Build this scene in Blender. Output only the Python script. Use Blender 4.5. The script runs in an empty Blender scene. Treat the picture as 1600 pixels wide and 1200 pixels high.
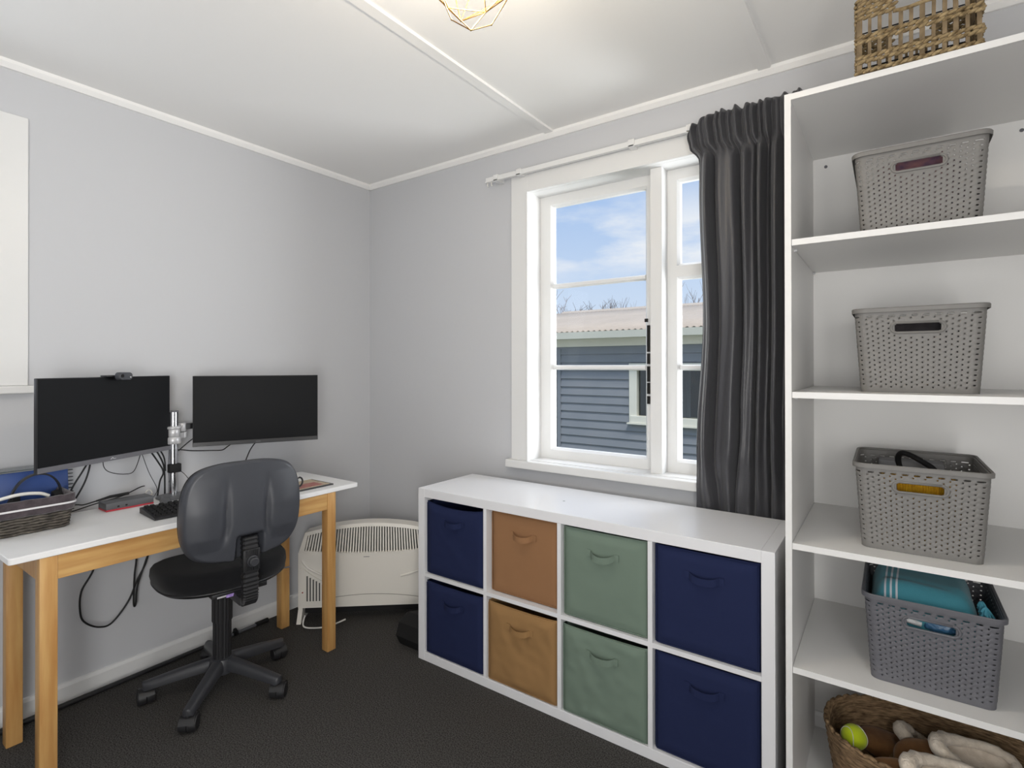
import bpy, bmesh, math, random
from mathutils import Vector, Matrix, noise
S = bpy.context.scene
COL = S.collection
PI = math.pi
random.seed(7)

# ------------------------------------------------------------------ camera
def cam_setup():
    yaw, pitch, roll = 0.6146, 0.0034, -0.0011
    f = Vector((-math.sin(yaw)*math.cos(pitch), math.cos(yaw)*math.cos(pitch), math.sin(pitch)))
    r = Vector((math.cos(yaw), math.sin(yaw), 0)); u = r.cross(f)
    c, s = math.cos(roll), math.sin(roll)
    R_, U_ = c*r + s*u, -s*r + c*u
    m = Matrix(((R_.x, U_.x, -f.x, 2.6663), (R_.y, U_.y, -f.y, -2.2263), (R_.z, U_.z, -f.z, 1.3224), (0, 0, 0, 1)))
    cd = bpy.data.cameras.new('camera'); co = bpy.data.objects.new('camera', cd); COL.objects.link(co)
    co.matrix_world = m
    cd.sensor_fit = 'HORIZONTAL'; cd.sensor_width = 36
    cd.lens = 832.88/1600*36; cd.shift_y = -31.2/1600
    cd.clip_start = 0.02; cd.clip_end = 200
    S.camera = co
cam_setup()
S.view_settings.view_transform = 'Standard'; S.view_settings.look = 'None'
S.view_settings.gamma = 1; S.view_settings.use_curve_mapping = False
S.view_settings.exposure = 0.0

def lin(c):
    o = []
    for v in c[:3]:
        v /= 255.0
        o.append(v/12.92 if v <= 0.04045 else ((v+0.055)/1.055)**2.4)
    return (o[0], o[1], o[2], 1.0)

# ------------------------------------------------------------------ world: blue sky with soft cloud
def world():
    w = bpy.data.worlds.new('sky'); S.world = w; w.use_nodes = True
    nt = w.node_tree; nt.nodes.clear(); N = nt.nodes.new; L = nt.links.new
    out = N('ShaderNodeOutputWorld'); bg = N('ShaderNodeBackground'); L(bg.outputs[0], out.inputs[0])
    tc = N('ShaderNodeTexCoord'); sep = N('ShaderNodeSeparateXYZ'); L(tc.outputs['Generated'], sep.inputs[0])
    ramp = N('ShaderNodeValToRGB'); L(sep.outputs[2], ramp.inputs[0])
    e = ramp.color_ramp.elements
    e[0].position = 0.0; e[0].color = lin((214, 227, 243)); e[1].position = 0.34; e[1].color = lin((160, 192, 236))
    el = e.new(0.13); el.color = lin((200, 219, 243))
    mp = N('ShaderNodeMapping'); mp.inputs['Scale'].default_value = (4.2, 4.2, 13.0); mp.inputs['Location'].default_value = (0.55, 0.3, 0.35)
    L(tc.outputs['Generated'], mp.inputs[0])
    nz = N('ShaderNodeTexNoise'); nz.inputs['Scale'].default_value = 1.0; nz.inputs['Detail'].default_value = 6; nz.inputs['Roughness'].default_value = .55
    L(mp.outputs[0], nz.inputs['Vector'])
    cr = N('ShaderNodeValToRGB'); L(nz.outputs[0], cr.inputs[0])
    cr.color_ramp.elements[0].position = .42; cr.color_ramp.elements[1].position = .58
    band = N('ShaderNodeValToRGB'); L(sep.outputs[2], band.inputs[0])
    b = band.color_ramp.elements; b[0].position = .14; b[0].color = (0, 0, 0, 1); b[1].position = .31; b[1].color = (.25, .25, .25, 1)
    q = b.new(.195); q.color = (1, 1, 1, 1); q = b.new(.25); q.color = (1, 1, 1, 1)
    mul = N('ShaderNodeMath'); mul.operation = 'MULTIPLY'; L(cr.outputs[0], mul.inputs[0]); L(band.outputs[0], mul.inputs[1])
    mx = N('ShaderNodeMix'); mx.data_type = 'RGBA'; L(mul.outputs[0], mx.inputs[0]); L(ramp.outputs[0], mx.inputs[6]); mx.inputs[7].default_value = lin((232, 238, 246))
    L(mx.outputs[2], bg.inputs[0]); bg.inputs[1].default_value = 1.0
world()

# ------------------------------------------------------------------ big lights
def area(name, loc, target, sx, sy, power, color):
    d = bpy.data.lights.new(name, 'AREA'); d.shape = 'RECTANGLE'; d.size = sx; d.size_y = sy; d.energy = power; d.color = color
    o = bpy.data.objects.new(name, d); COL.objects.link(o); o.location = loc
    o.rotation_euler = (Vector(target)-Vector(loc)).to_track_quat('-Z', 'Y').to_euler()
    return o
def sun(name, frm, power, ang, color):
    d = bpy.data.lights.new(name, 'SUN'); d.energy = power; d.angle = math.radians(ang); d.color = color
    o = bpy.data.objects.new(name, d); COL.objects.link(o); o.location = (0, 0, 12)
    o.rotation_euler = (-Vector(frm)).to_track_quat('-Z', 'Y').to_euler()
sun('sun', (0.4, -.6, 1.2), 1.9, 8, (1, .97, .92))
area('daylight_side_window', (-0.22, -2.35, 1.75), (1, -2.2, 1.5), 1.15, 1.0, 7, (.97, .985, 1))
area('daylight_garden_high', (1.95, 1.55, 3.1), (1.6, 0, 1.4), 2.2, 1.6, 42, (.95, .975, 1))
area('daylight_garden_low', (2.75, 0.95, 1.1), (.3, -1.0, .9), 1.3, 1.6, 72, (.96, .98, 1))
area('low_side_fill', (3.42, -2.68, 0.95), (0, -1.3, .75), 1.0, 1.8, 60, (1, .99, .97))  # added off-frame fill at the right wall, lightens the area under the desk
area('ceiling_bounce_fill', (2.55, -2.6, 1.2), (1.9, -1.7, 2.45), .7, .7, 16, (1, .985, .96))  # added uplight behind the camera, brightens the room off the ceiling

# ------------------------------------------------------------------ materials
MATS = {}
def mat(name, rgb, rough=.5, spec=.5, metal=0, bump=None, var=None, coat=0, sheen=0):
    """bump=(kind, scale, strength[, stretch]); var=(rgb2, scale, detail[, stretch]) mixes a second colour by noise"""
    if name in MATS: return MATS[name]
    m = bpy.data.materials.new(name); m.use_nodes = True; MATS[name] = m
    nt = m.node_tree; N = nt.nodes.new; L = nt.links.new
    p = nt.nodes['Principled BSDF']
    p.inputs['Base Color'].default_value = lin(rgb); p.inputs['Roughness'].default_value = rough
    p.inputs['Specular IOR Level'].default_value = spec; p.inputs['Metallic'].default_value = metal
    p.inputs['Coat Weight'].default_value = coat; p.inputs['Sheen Weight'].default_value = sheen
    tc = N('ShaderNodeTexCoord')
    def tex(kind, scale, stretch, detail=4):
        mp = N('ShaderNodeMapping'); mp.inputs['Scale'].default_value = stretch; L(tc.outputs['Object'], mp.inputs[0])
        if kind == 'wave':
            t = N('ShaderNodeTexWave'); t.inputs['Scale'].default_value = scale; t.inputs['Distortion'].default_value = 1.5
        elif kind == 'voronoi':
            t = N('ShaderNodeTexVoronoi'); t.inputs['Scale'].default_value = scale
        else:
            t = N('ShaderNodeTexNoise'); t.inputs['Scale'].default_value = scale; t.inputs['Detail'].default_value = detail
        L(mp.outputs[0], t.inputs['Vector']); return t.outputs[0] if kind != 'wave' else t.outputs[1]
    if var:
        t = tex('noise', var[1], var[3] if len(var) > 3 else (1, 1, 1), var[2])
        r = N('ShaderNodeValToRGB'); L(t, r.inputs[0])
        r.color_ramp.elements[0].position = .32; r.color_ramp.elements[1].position = .68
        r.color_ramp.elements[0].color = lin(rgb); r.color_ramp.elements[1].color = lin(var[0])
        L(r.outputs[0], p.inputs['Base Color'])
    if bump:
        t = tex(bump[0], bump[1], bump[3] if len(bump) > 3 else (1, 1, 1))
        b = N('ShaderNodeBump'); b.inputs['Strength'].default_value = bump[2]; b.inputs['Distance'].default_value = .004
        L(t, b.inputs['Height']); L(b.outputs[0], p.inputs['Normal'])
    return m

def glass_mat(name, tint=(1, 1, 1), refl=.006):
    m = bpy.data.materials.new(name); m.use_nodes = True; nt = m.node_tree; nt.nodes.clear(); N = nt.nodes.new; L = nt.links.new
    o = N('ShaderNodeOutputMaterial'); mx = N('ShaderNodeMixShader'); t = N('ShaderNodeBsdfTransparent'); g = N('ShaderNodeBsdfGlossy')
    t.inputs[0].default_value = (*tint, 1); g.inputs['Roughness'].default_value = .02
    mx.inputs[0].default_value = refl; L(t.outputs[0], mx.inputs[1]); L(g.outputs[0], mx.inputs[2]); L(mx.outputs[0], o.inputs[0])
    return m
def emit_mat(name, rgb, k):
    m = bpy.data.materials.new(name); m.use_nodes = True; p = m.node_tree.nodes['Principled BSDF']
    p.inputs['Base Color'].default_value = lin(rgb); p.inputs['Emission Color'].default_value = lin(rgb); p.inputs['Emission Strength'].default_value = k
    return m

M_wall = mat('wall_paint', (199, 200, 203), .75, .25, bump=('noise', 260, .03))
M_ceil = mat('ceiling_paint', (243, 242, 240), .8, .2, bump=('noise', 180, .02))
M_trim = mat('white_gloss_trim', (226, 226, 225), .35, .5)
M_carpet = mat('charcoal_carpet', (38, 37, 36), .95, .1, bump=('noise', 600, .3), var=((90, 88, 86), 230, 2))
M_melamine = mat('white_melamine', (225, 224, 222), .38, .45)
M_kallax = mat('white_foil', (226, 226, 228), .28, .5)
M_shadowgap = mat('dark_gap', (40, 40, 40), .8)
M_wood = mat('honey_beech', (206, 164, 104), .42, .4, var=((182, 132, 76), 5, 5, (9, 9, .7)), bump=('noise', 30, .05, (6, 6, .5)))
M_woodx = mat('honey_beech_rail', (208, 168, 108), .42, .4, var=((184, 136, 80), 5, 5, (9, .7, 9)), bump=('noise', 30, .05, (6, .5, 6)))
M_desk = mat('white_laminate', (238, 238, 238), .4, .4)
M_blk = mat('black_plastic', (34, 34, 36), .45, .5)
M_blkm = mat('black_matte', (24, 24, 25), .7, .3)
M_charc = mat('charcoal_plastic', (62, 64, 70), .42, .5, bump=('noise', 500, .06))
M_base = mat('chair_base_plastic', (54, 55, 59), .4, .5, bump=('noise', 600, .05))
M_fabric = mat('black_upholstery', (25, 25, 27), .95, .15, bump=('noise', 700, .35), sheen=.1)
M_screen = mat('screen_glass', (20, 21, 23), .5, .12)
M_bezel = mat('grey_bezel', (96, 96, 101), .4, .5)
M_bezeld = mat('dark_bezel', (48, 48, 50), .4, .5)
M_chrome = mat('chrome', (205, 206, 210), .18, .5, metal=1)
M_silver = mat('silver_paint', (196, 196, 198), .35, .5, metal=.3)
M_standgrey = mat('stand_grey', (92, 93, 96), .4, .5)
M_white = mat('white_plastic', (230, 228, 222), .35, .5)
M_heat = mat('heater_white', (226, 222, 214), .38, .5)
M_heatin = mat('heater_inside', (84, 84, 82), .7, .3)
M_cable = mat('black_cable', (24, 24, 25), .5, .4)
M_wcable = mat('white_cable', (205, 203, 198), .5, .4)
M_curtain = mat('charcoal_curtain', (62, 62, 66), .40, .55, bump=('noise', 160, .25, (1, 1, .12)), sheen=.15)
M_gold = mat('gold_wire', (128, 98, 52), .5, .4, metal=.8)
M_navy = mat('navy_fabric', (31, 39, 72), .85, .2, bump=('noise', 900, .25))
M_tan = mat('tan_fabric', (146, 108, 76), .85, .2, bump=('noise', 900, .25))
M_tan2 = mat('ochre_fabric', (150, 116, 76), .85, .2, bump=('noise', 900, .25))
M_green = mat('sage_fabric', (112, 128, 115), .85, .2, bump=('noise', 900, .25))
M_binin = mat('bin_inside', (40, 40, 44), .9, .1)
M_bask = mat('grey_basket', (119, 117, 114), .5, .4)
M_bask2 = mat('slate_basket', (98, 98, 103), .5, .4)
M_grass = mat('seagrass', (168, 148, 112), .8, .2, var=((98, 80, 54), 70, 4), bump=('noise', 160, .5, (1, 1, 1)))
M_stake = mat('seagrass_stake', (136, 118, 92), .8, .2, var=((100, 86, 66), 30, 4), bump=('noise', 120, .5, (1, 1, .2)))
M_glass = glass_mat('window_glass')
M_wicker = mat('dark_wicker', (62, 58, 54), .6, .35, var=((104, 98, 90), 40, 3))
M_plush = mat('plum_grey_plush', (88, 80, 84), .95, .1, bump=('noise', 90, .9), var=((62, 56, 60), 26, 3), sheen=.3)
M_ribbon = mat('white_satin', (225, 224, 226), .35, .5)
M_teal = mat('turquoise_cotton', (72, 140, 154), .9, .15, bump=('noise', 500, .3), sheen=.2)
M_tealw = mat('towel_stripe', (200, 206, 212), .9, .15)
M_suede = mat('tan_suede', (142, 102, 64), .9, .15, var=((122, 84, 50), 30, 4), bump=('noise', 300, .3), sheen=.2)
M_fleece = mat('cream_fleece', (226, 214, 198), .95, .1, bump=('noise', 120, 1.0), var=((204, 190, 172), 40, 4), sheen=.3)
M_ball = mat('tennis_felt', (196, 214, 40), .95, .1, bump=('noise', 400, .5), sheen=.2)
M_straw = mat('straw_weave', (160, 132, 100), .8, .2, var=((88, 70, 52), 40, 4, (1, 1, 5)), bump=('noise', 140, .7, (1, 1, 6)))

# ------------------------------------------------------------------ mesh helpers
class MB:
    def __init__(s): s.bm = bmesh.new(); s.xf = None
    def V(s, p):
        p = Vector(p)
        return s.bm.verts.new(s.xf @ p if s.xf else p)
    def F(s, vs):
        try: return s.bm.faces.new(vs)
        except ValueError: return None
    def box(s, a, b, bev=0):
        x0, y0, z0 = a; x1, y1, z1 = b
        if bev:
            t = bmesh.new(); bmesh.ops.create_cube(t, size=1)
            for v in t.verts: v.co = Vector(((x0+x1)/2+v.co.x*(x1-x0), (y0+y1)/2+v.co.y*(y1-y0), (z0+z1)/2+v.co.z*(z1-z0)))
            bmesh.ops.bevel(t, geom=t.edges[:], offset=bev, segments=2, affect='EDGES', profile=.5)
            s.merge(t); return s
        v = [s.V(p) for p in ((x0,y0,z0),(x1,y0,z0),(x1,y1,z0),(x0,y1,z0),(x0,y0,z1),(x1,y0,z1),(x1,y1,z1),(x0,y1,z1))]
        for f in ((3,2,1,0),(4,5,6,7),(0,1,5,4),(1,2,6,5),(2,3,7,6),(3,0,4,7)): s.F([v[i] for i in f])
        return s
    def merge(s, t):
        d = {}
        for v in t.verts: d[v] = s.V(v.co)
        for f in t.faces: s.F([d[v] for v in f.verts])
        t.free()
    def loft(s, rings, cap0=True, cap1=True, close=True):
        R_ = [[s.V(p) for p in r] for r in rings]
        n = len(R_[0])
        for a, b in zip(R_[:-1], R_[1:]):
            for i in range(n if close else n-1):
                j = (i+1) % n; s.F([a[i], a[j], b[j], b[i]])
        if cap0: s.F(R_[0][::-1])
        if cap1: s.F(R_[-1])
        return s
    def tube(s, pts, r, n=8, closed=False, caps=True):
        pts = [Vector(p) for p in pts]; m = len(pts); rr = r if isinstance(r, (list, tuple)) else [r]*m
        rings = []; up = None
        for i, p in enumerate(pts):
            if closed: t = pts[(i+1) % m]-pts[i-1]
            else: t = pts[min(i+1, m-1)]-pts[max(i-1, 0)]
            t.normalize()
            if up is None: up = Vector((0, 0, 1)) if abs(t.z) < .9 else Vector((1, 0, 0))
            a = up-t*up.dot(t)
            if a.length < 1e-5: a = t.orthogonal()
            a.normalize(); b = t.cross(a); up = a
            rings.append([p+(a*math.cos(2*PI*k/n)+b*math.sin(2*PI*k/n))*rr[i] for k in range(n)])
        if closed: s.loft(rings+[rings[0]], False, False)
        else: s.loft(rings, caps, caps)
        return s
    def cyl(s, c, r, h, n=24, r2=None, axis='z', bev=0):
        r2 = r if r2 is None else r2
        def P(rad, t, k):
            a = 2*PI*k/n; u, v = rad*math.cos(a), rad*math.sin(a)
            return {'z': (c[0]+u, c[1]+v, c[2]+t), 'x': (c[0]+t, c[1]+u, c[2]+v), 'y': (c[0]+v, c[1]+t, c[2]+u)}[axis]
        prof = [(r, 0), (r2, h)] if not bev else [(r-bev, 0), (r, bev), (r2, h-bev), (r2-bev, h)]
        s.loft([[P(rad, t, k) for k in range(n)] for rad, t in prof]); return s
    def lathe(s, prof, n=24, c=(0, 0, 0)):
        s.loft([[(c[0]+r*math.cos(2*PI*k/n), c[1]+r*math.sin(2*PI*k/n), c[2]+z) for k in range(n)] for r, z in prof]); return s
    def prism(s, poly, a, b, axis='z'):
        """poly of 2-D points extruded from a to b along axis"""
        f = {'z': lambda u, v, t: (u, v, t), 'y': lambda u, v, t: (u, t, v), 'x': lambda u, v, t: (t, u, v)}[axis]
        s.loft([[f(u, v, a) for u, v in poly], [f(u, v, b) for u, v in poly]]); return s
    def ell(s, c, rad, axes=None, nu=8, nv=6):
        A = axes or (Vector((1,0,0)), Vector((0,1,0)), Vector((0,0,1)))
        c = Vector(c); rings = []
        for j in range(1, nv):
            t = PI*j/nv
            rings.append([c+A[2]*(-math.cos(t)*rad[2])+A[0]*(math.sin(t)*math.cos(2*PI*k/nu)*rad[0])+A[1]*(math.sin(t)*math.sin(2*PI*k/nu)*rad[1]) for k in range(nu)])
        b = s.V(c-A[2]*rad[2]); e = s.V(c+A[2]*rad[2])
        Rv = [[s.V(p) for p in r] for r in rings]
        for a_, b_ in zip(Rv[:-1], Rv[1:]):
            for i in range(nu): s.F([a_[i], a_[(i+1) % nu], b_[(i+1) % nu], b_[i]])
        for i in range(nu):
            s.F([b, Rv[0][(i+1) % nu], Rv[0][i]]); s.F([e, Rv[-1][i], Rv[-1][(i+1) % nu]])
        return s
    def grid(s, fn, nu, nv):
        g = [[s.V(fn(i/nu, j/nv)) for i in range(nu+1)] for j in range(nv+1)]
        for j in range(nv):
            for i in range(nu): s.F([g[j][i], g[j][i+1], g[j+1][i+1], g[j+1][i]])
        return s
    def mesh(s, name, m, smooth):
        bmesh.ops.recalc_face_normals(s.bm, faces=s.bm.faces[:])
        me = bpy.data.meshes.new(name); s.bm.to_mesh(me); s.bm.free(); me.materials.append(m)
        if smooth:
            for p in me.polygons: p.use_smooth = True
            try: me.set_sharp_from_angle(angle=math.radians(smooth if smooth > 1 else 40))
            except Exception: pass
        return me
    def part(s, name, m, parent=None, smooth=0, label=None, kind=None, world=False):
        o = bpy.data.objects.new(name, s.mesh(name, m, smooth)); COL.objects.link(o)
        if parent:
            o.parent = parent
            if world: o.location = parent.matrix_basis.inverted() @ Vector((0, 0, 0))
        if label: o['label'] = label
        if kind: o['kind'] = kind
        return o
    def top(s, name, m, label, cat, group=None, smooth=0, kind=None):
        o = s.part(name, m, None, smooth); o['label'] = label; o['category'] = cat
        if group: o['group'] = group
        if kind: o['kind'] = kind
        return o
    def struct(s, name, m, smooth=0):
        o = s.part(name, m, None, smooth); o['kind'] = 'structure'; return o

def thing(name, label, cat, loc=(0, 0, 0), rz=0, group=None):
    o = bpy.data.objects.new(name, None); COL.objects.link(o); o.empty_display_size = .05
    o.location = loc; o.rotation_euler = (0, 0, rz); o['label'] = label; o['category'] = cat
    if group: o['group'] = group
    return o
def dup(root, loc, rz=0, label=None, mats=None):
    r = root.copy(); COL.objects.link(r); r.location = loc; r.rotation_euler = (0, 0, rz)
    if label: r['label'] = label
    for ch in list(root.children):
        c = ch.copy(); COL.objects.link(c); c.parent = r
        if mats: c.data = c.data.copy(); c.data.materials[0] = mats
        for g in list(ch.children):
            d = g.copy(); COL.objects.link(d); d.parent = c
            if mats: d.data = d.data.copy(); d.data.materials[0] = mats
    return r
def smooth_path(pts, k=6):
    pts = [Vector(p) for p in pts]; out = []
    for i in range(len(pts)-1):
        p0 = pts[max(i-1, 0)]; p1 = pts[i]; p2 = pts[i+1]; p3 = pts[min(i+2, len(pts)-1)]
        for j in range(k):
            t = j/k
            out.append(.5*((2*p1)+(p2-p0)*t+(2*p0-5*p1+4*p2-p3)*t*t+(-p0+3*p1-3*p2+p3)*t**3))
    out.append(pts[-1]); return out
def rrect(w, d, r, n=6, cx=0, cy=0):
    o = []
    for sx, sy, a0 in ((1, 1, 0), (-1, 1, PI/2), (-1, -1, PI), (1, -1, 1.5*PI)):
        for k in range(n+1):
            a = a0+PI/2*k/n; o.append((cx+sx*(w/2-r)+r*math.cos(a), cy+sy*(d/2-r)+r*math.sin(a)))
    return o
def fbm(x, y, z=0): return noise.noise(Vector((x, y, z)))

# ------------------------------------------------------------------ room shell
XR, YR, H = 3.45, -3.3, 2.455
MB().box((-.15, YR-.15, -.1), (XR+.15, .15, 0)).struct('floor', M_carpet)
MB().box((-.15, YR-.15, H), (XR+.15, .15, H+.1)).struct('ceiling', M_ceil)
def wall_with_hole(axis, t0, t1, a0, a1, h0, h1, z0, z1):
    b = MB(); ZT = H
    def bx(u0, u1, w0, w1):
        if axis == 'y': b.box((u0, t0, w0), (u1, t1, w1))
        else: b.box((t0, u0, w0), (t1, u1, w1))
    bx(a0, h0, 0, ZT); bx(h1, a1, 0, ZT); bx(h0, h1, 0, z0); bx(h0, h1, z1, ZT)
    return b
WX0, WX1, WZ0, WZ1 = 1.19, 2.325, .835, 2.20
wall_with_hole('y', 0, .14, 0, XR, WX0, WX1, WZ0, WZ1).struct('wall_back', M_wall)
AY0, AY1, AZ0, AZ1 = -3.0, -1.74, 1.25, 2.16
wall_with_hole('x', -.14, 0, YR, .14, AY0, AY1, AZ0, AZ1).struct('wall_left', M_wall)
MB().box((XR, YR, 0), (XR+.14, .14, H)).struct('wall_right', M_wall)
MB().box((-.14, YR-.14, 0), (XR+.14, YR, H)).struct('wall_rear', M_wall)
def profile_run(poly, axis, a, b): return MB().prism(poly, a, b, axis)
SK = [(0, 0), (.013, 0), (.013, .058), (.008, .07), (0, .072)]
profile_run(SK, 'y', YR, 0).struct('baseboard_left', M_trim)
MB().prism([(-u, v) for u, v in SK], .013, XR, 'x').struct('baseboard_back', M_trim)
profile_run([(XR-u, v) for u, v in SK], 'y', YR, 0).struct('baseboard_right', M_trim)
MB().prism([(YR+u, v) for u, v in SK], .013, XR-.013, 'x').struct('baseboard_rear', M_trim)
CO = [(0, H), (0, H-.028), (.009, H-.028), (.024, H-.012), (.026, H)]
profile_run(CO, 'y', YR, 0).struct('trim_1', M_ceil)
MB().prism([(-u, v) for u, v in CO], 0, XR, 'x').struct('trim_2', M_ceil)
profile_run([(XR-u, v) for u, v in CO], 'y', YR, 0).struct('trim_3', M_ceil)
MB().prism([(YR+u, v) for u, v in CO], 0, XR, 'x').struct('trim_4', M_ceil)
for i, x in enumerate((.375, 1.333, 2.286, 3.24)):
    if i in (1, 2):
        bt = [(x-.024, H), (x-.021, H-.009), (x+.021, H-.009), (x+.024, H)]
        profile_run(bt, 'y', YR+.026, -.026).struct('trim_%d' % (5+i), M_ceil)

# ------------------------------------------------------------------ garden window (wall_back)
win = bpy.data.objects.new('window_1', None); COL.objects.link(win); win['kind'] = 'structure'
b = MB()
b.box((1.105, -.02, .85), (1.205, 0, 2.275), .002); b.box((1.197, -.027, .85), (1.207, 0, 2.19), .002)
b.box((1.1055, -.0195, 2.19), (2.395, 0, 2.2745), .002); b.box((1.205, -.0265, 2.185), (2.31, 0, 2.195), .002)
b.box((2.31, -.02, .85), (2.395, 0, 2.275), .002)
b.part('casing', M_trim, win)
b = MB()
b.box((1.19, 0, .835), (1.207, .14, 2.2)); b.box((2.308, 0, .835), (2.325, .14, 2.2)); b.box((1.207, 0, 2.185), (2.308, .14, 2.2)); b.box((1.207, .0, .835), (2.308, .14, .8535))
b.part('jamb', M_trim, win)
MB().box((1.08, -.042, .812), (2.40, .06, .851), .004).part('sill', M_trim, win)
MB().box((1.815, .03, .852), (1.868, .118, 2.186), .003).part('mullion', M_trim, win)
def sash(x0, x1, z0, z1, gx0, gx1, gz0, gz1, bars):
    fr = MB()
    y0, y1, yg = .1, .138, .118
    o = [(x0, z0), (x1, z0), (x1, z1), (x0, z1)]; g = [(gx0, gz0), (gx1, gz0), (gx1, gz1), (gx0, gz1)]
    bd = .011
    gi = [(gx0-bd, gz0-bd), (gx1+bd, gz0-bd), (gx1+bd, gz1+bd), (gx0-bd, gz1+bd)]
    L3 = lambda q, y: [(u, y, w) for u, w in q]
    fr.loft([L3(o, y1), L3(o, y0), L3(gi, y0), L3(g, yg-.002), L3(g, y1), L3(o, y1)], False, False)
    f = fr.part('sash', M_trim, win)
    for zb in bars:
        MB().prism([(y0+.006, zb-.006), (y0+.006, zb+.006), (yg-.003, zb+.012), (yg+.012, zb+.012), (yg+.012, zb-.012), (yg-.003, zb-.012)], gx0, gx1, 'x').part('glazing_bar', M_trim, f)
    MB().box((gx0-.004, yg, gz0-.004), (gx1+.004, yg+.003, gz1+.004)).part('pane', M_glass, f)
sash(1.207, 1.815, .8535, 2.185, 1.276, 1.763, .908, 2.129, (1.726, 1.314))
sash(1.868, 2.308, 1.737, 2.185, 1.921, 2.255, 1.771, 2.129, ())
sash(1.868, 2.308, .8535, 1.737, 1.921, 2.255, .910, 1.701, (1.315,))
b = MB()
for k, (za, zb) in enumerate(((1.505, 1.385), (1.378, 1.33), (1.32, 1.25), (1.245, 1.195), (1.185, 1.15))):
    b.box((1.776, .092, zb), (1.789, .0999, za))
b.box((1.766, .09, 1.52), (1.779, .0999, 1.535))
b.part('casement_stay', mat('corroded_steel', (34, 33, 32), .6, .4, metal=.5), win)

# side window in wall_left (only its edge shows)
w2 = bpy.data.objects.new('window_2', None); COL.objects.link(w2); w2['kind'] = 'structure'
b = MB()
b.box((0, AY1, 1.25), (.022, -1.637, 2.257), .003); b.box((0, AY0-.1, 1.25), (.022, AY0, 2.257), .003); b.box((0, AY0, 2.155), (.0215, AY1, 2.256), .003)
b.part('casing', M_trim, w2)
MB().box((-.06, AY0-.13, 1.222), (.045, -1.615, 1.25), .004).part('sill', M_trim, w2)
b = MB(); 
for a_, c_ in (((-.14, AY1-.02, 1.25), (0, AY1, 2.16)), ((-.14, AY0, 1.25), (0, AY0+.02, 2.16)), ((-.14, AY0+.02, 2.14), (0, AY1-.02, 2.16)), ((-.14, AY0+.02, 1.25), (-.06, AY1-.02, 1.265)), ((-.13, (AY0+AY1)/2-.03, 1.265), (-.05, (AY0+AY1)/2+.03, 2.14))): b.box(a_, c_)
b.part('jamb', M_trim, w2)
b = MB(); b.box((-.1, AY0+.02, 1.265), (-.097, (AY0+AY1)/2-.03, 2.14)); b.box((-.1, (AY0+AY1)/2+.03, 1.265), (-.097, AY1-.02, 2.14)); b.part('pane', M_glass, w2)

# ------------------------------------------------------------------ curtain and its track
tr = thing('curtain_track', 'long white curtain rail fixed above the window', 'curtain rail', (.97, -.045, 2.265))
b = MB(); b.box((.97, -.058, 2.268), (2.42, -.036, 2.292), .002); b.box((.97, -.062, 2.266), (2.42, -.054, 2.271)); b.part('rail', M_trim, tr, world=True)
for x in (1.02, 1.16, 1.75, 2.0):
    MB().box((x, -.062, 2.263), (x+.03, -.0, 2.297), .003).part('bracket', M_trim, tr, world=True)
for x in (.975, 1.0):
    MB().tube([(x, -.046, 2.268), (x, -.048, 2.255), (x+.006, -.05, 2.248)], .0035, 6).part('glider', M_white, tr, world=True)

def curtain():
    zt, zb = 2.305, .42
    keys = [(2.36, 2.035), (2.27, 2.012), (2.20, 2.022), (2.14, 2.052), (2.0, 2.05), (1.5, 2.066), (1.0, 2.044), (.4, 2.03)]
    def xl(z):
        for (z0, x0), (z1, x1) in zip(keys[:-1], keys[1:]):
            if z0 >= z >= z1:
                t = (z0-z)/(z0-z1); t = t*t*(3-2*t); return x0+(x1-x0)*t
        return 2.03
    def fn(u, v):
        z = zt+(zb-zt)*v
        zz = z
        if v < .08: zz = z+(.004*math.sin(u*61)+.008*fbm(u*9, 1))*(1-v/.08)-.045*max(0, .14-u)/.14*(1-v/.08)
        head = max(0, min(1, (z-2.12)/.07)); head = head*head*(3-2*head)
        low = max(0, min(1, (1.2-z)/.5))
        base = max(0, min(1, (.98-z)/.2))
        w = u+.03*math.sin(u*8+1.2*v+.6)+.035*fbm(u*3, v*1.6)+.075*low*fbm(u*3.5+7, v*9)
        fold = .75*math.sin(2*PI*6*w)+.35*math.sin(2*PI*11*w+2.1*v)+.25*fbm(u*9, v*2, 5)
        fold = max(-1, min(1, fold))
        amp = .043*(1-base)+.018*base
        y1 = -.088+.015*base+amp*fold*(.75+.5*abs(fbm(u*4, v*2, 3)))+.016*low*fbm(u*7, v*18, 9)
        y2 = -.083+.010*math.sin(2*PI*15*u+1.1*math.sin(u*20))-.008*math.sin(2*PI*7.5*u)
        y = y1*(1-head)+y2*head
        lo = -.14 if z > .80 else -.1045
        y = max(lo, min(-.046 if z > .86 else -.03, y))
        x = xl(z)+(2.422-xl(z))*(u+.012*math.cos(2*PI*6*w)*(1-head)*min(1, 8*u, 8*(1-u)))
        return (min(x, 2.4245), y, zz)
    b = MB().grid(fn, 260, 130)
    o = b.top('curtain', M_curtain, 'dark charcoal grey pencil-pleat curtain drawn to the side of the window', 'curtain', smooth=180)
    sm = o.modifiers.new('thickness', 'SOLIDIFY'); sm.thickness = .0025; sm.offset = 0
curtain()

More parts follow.
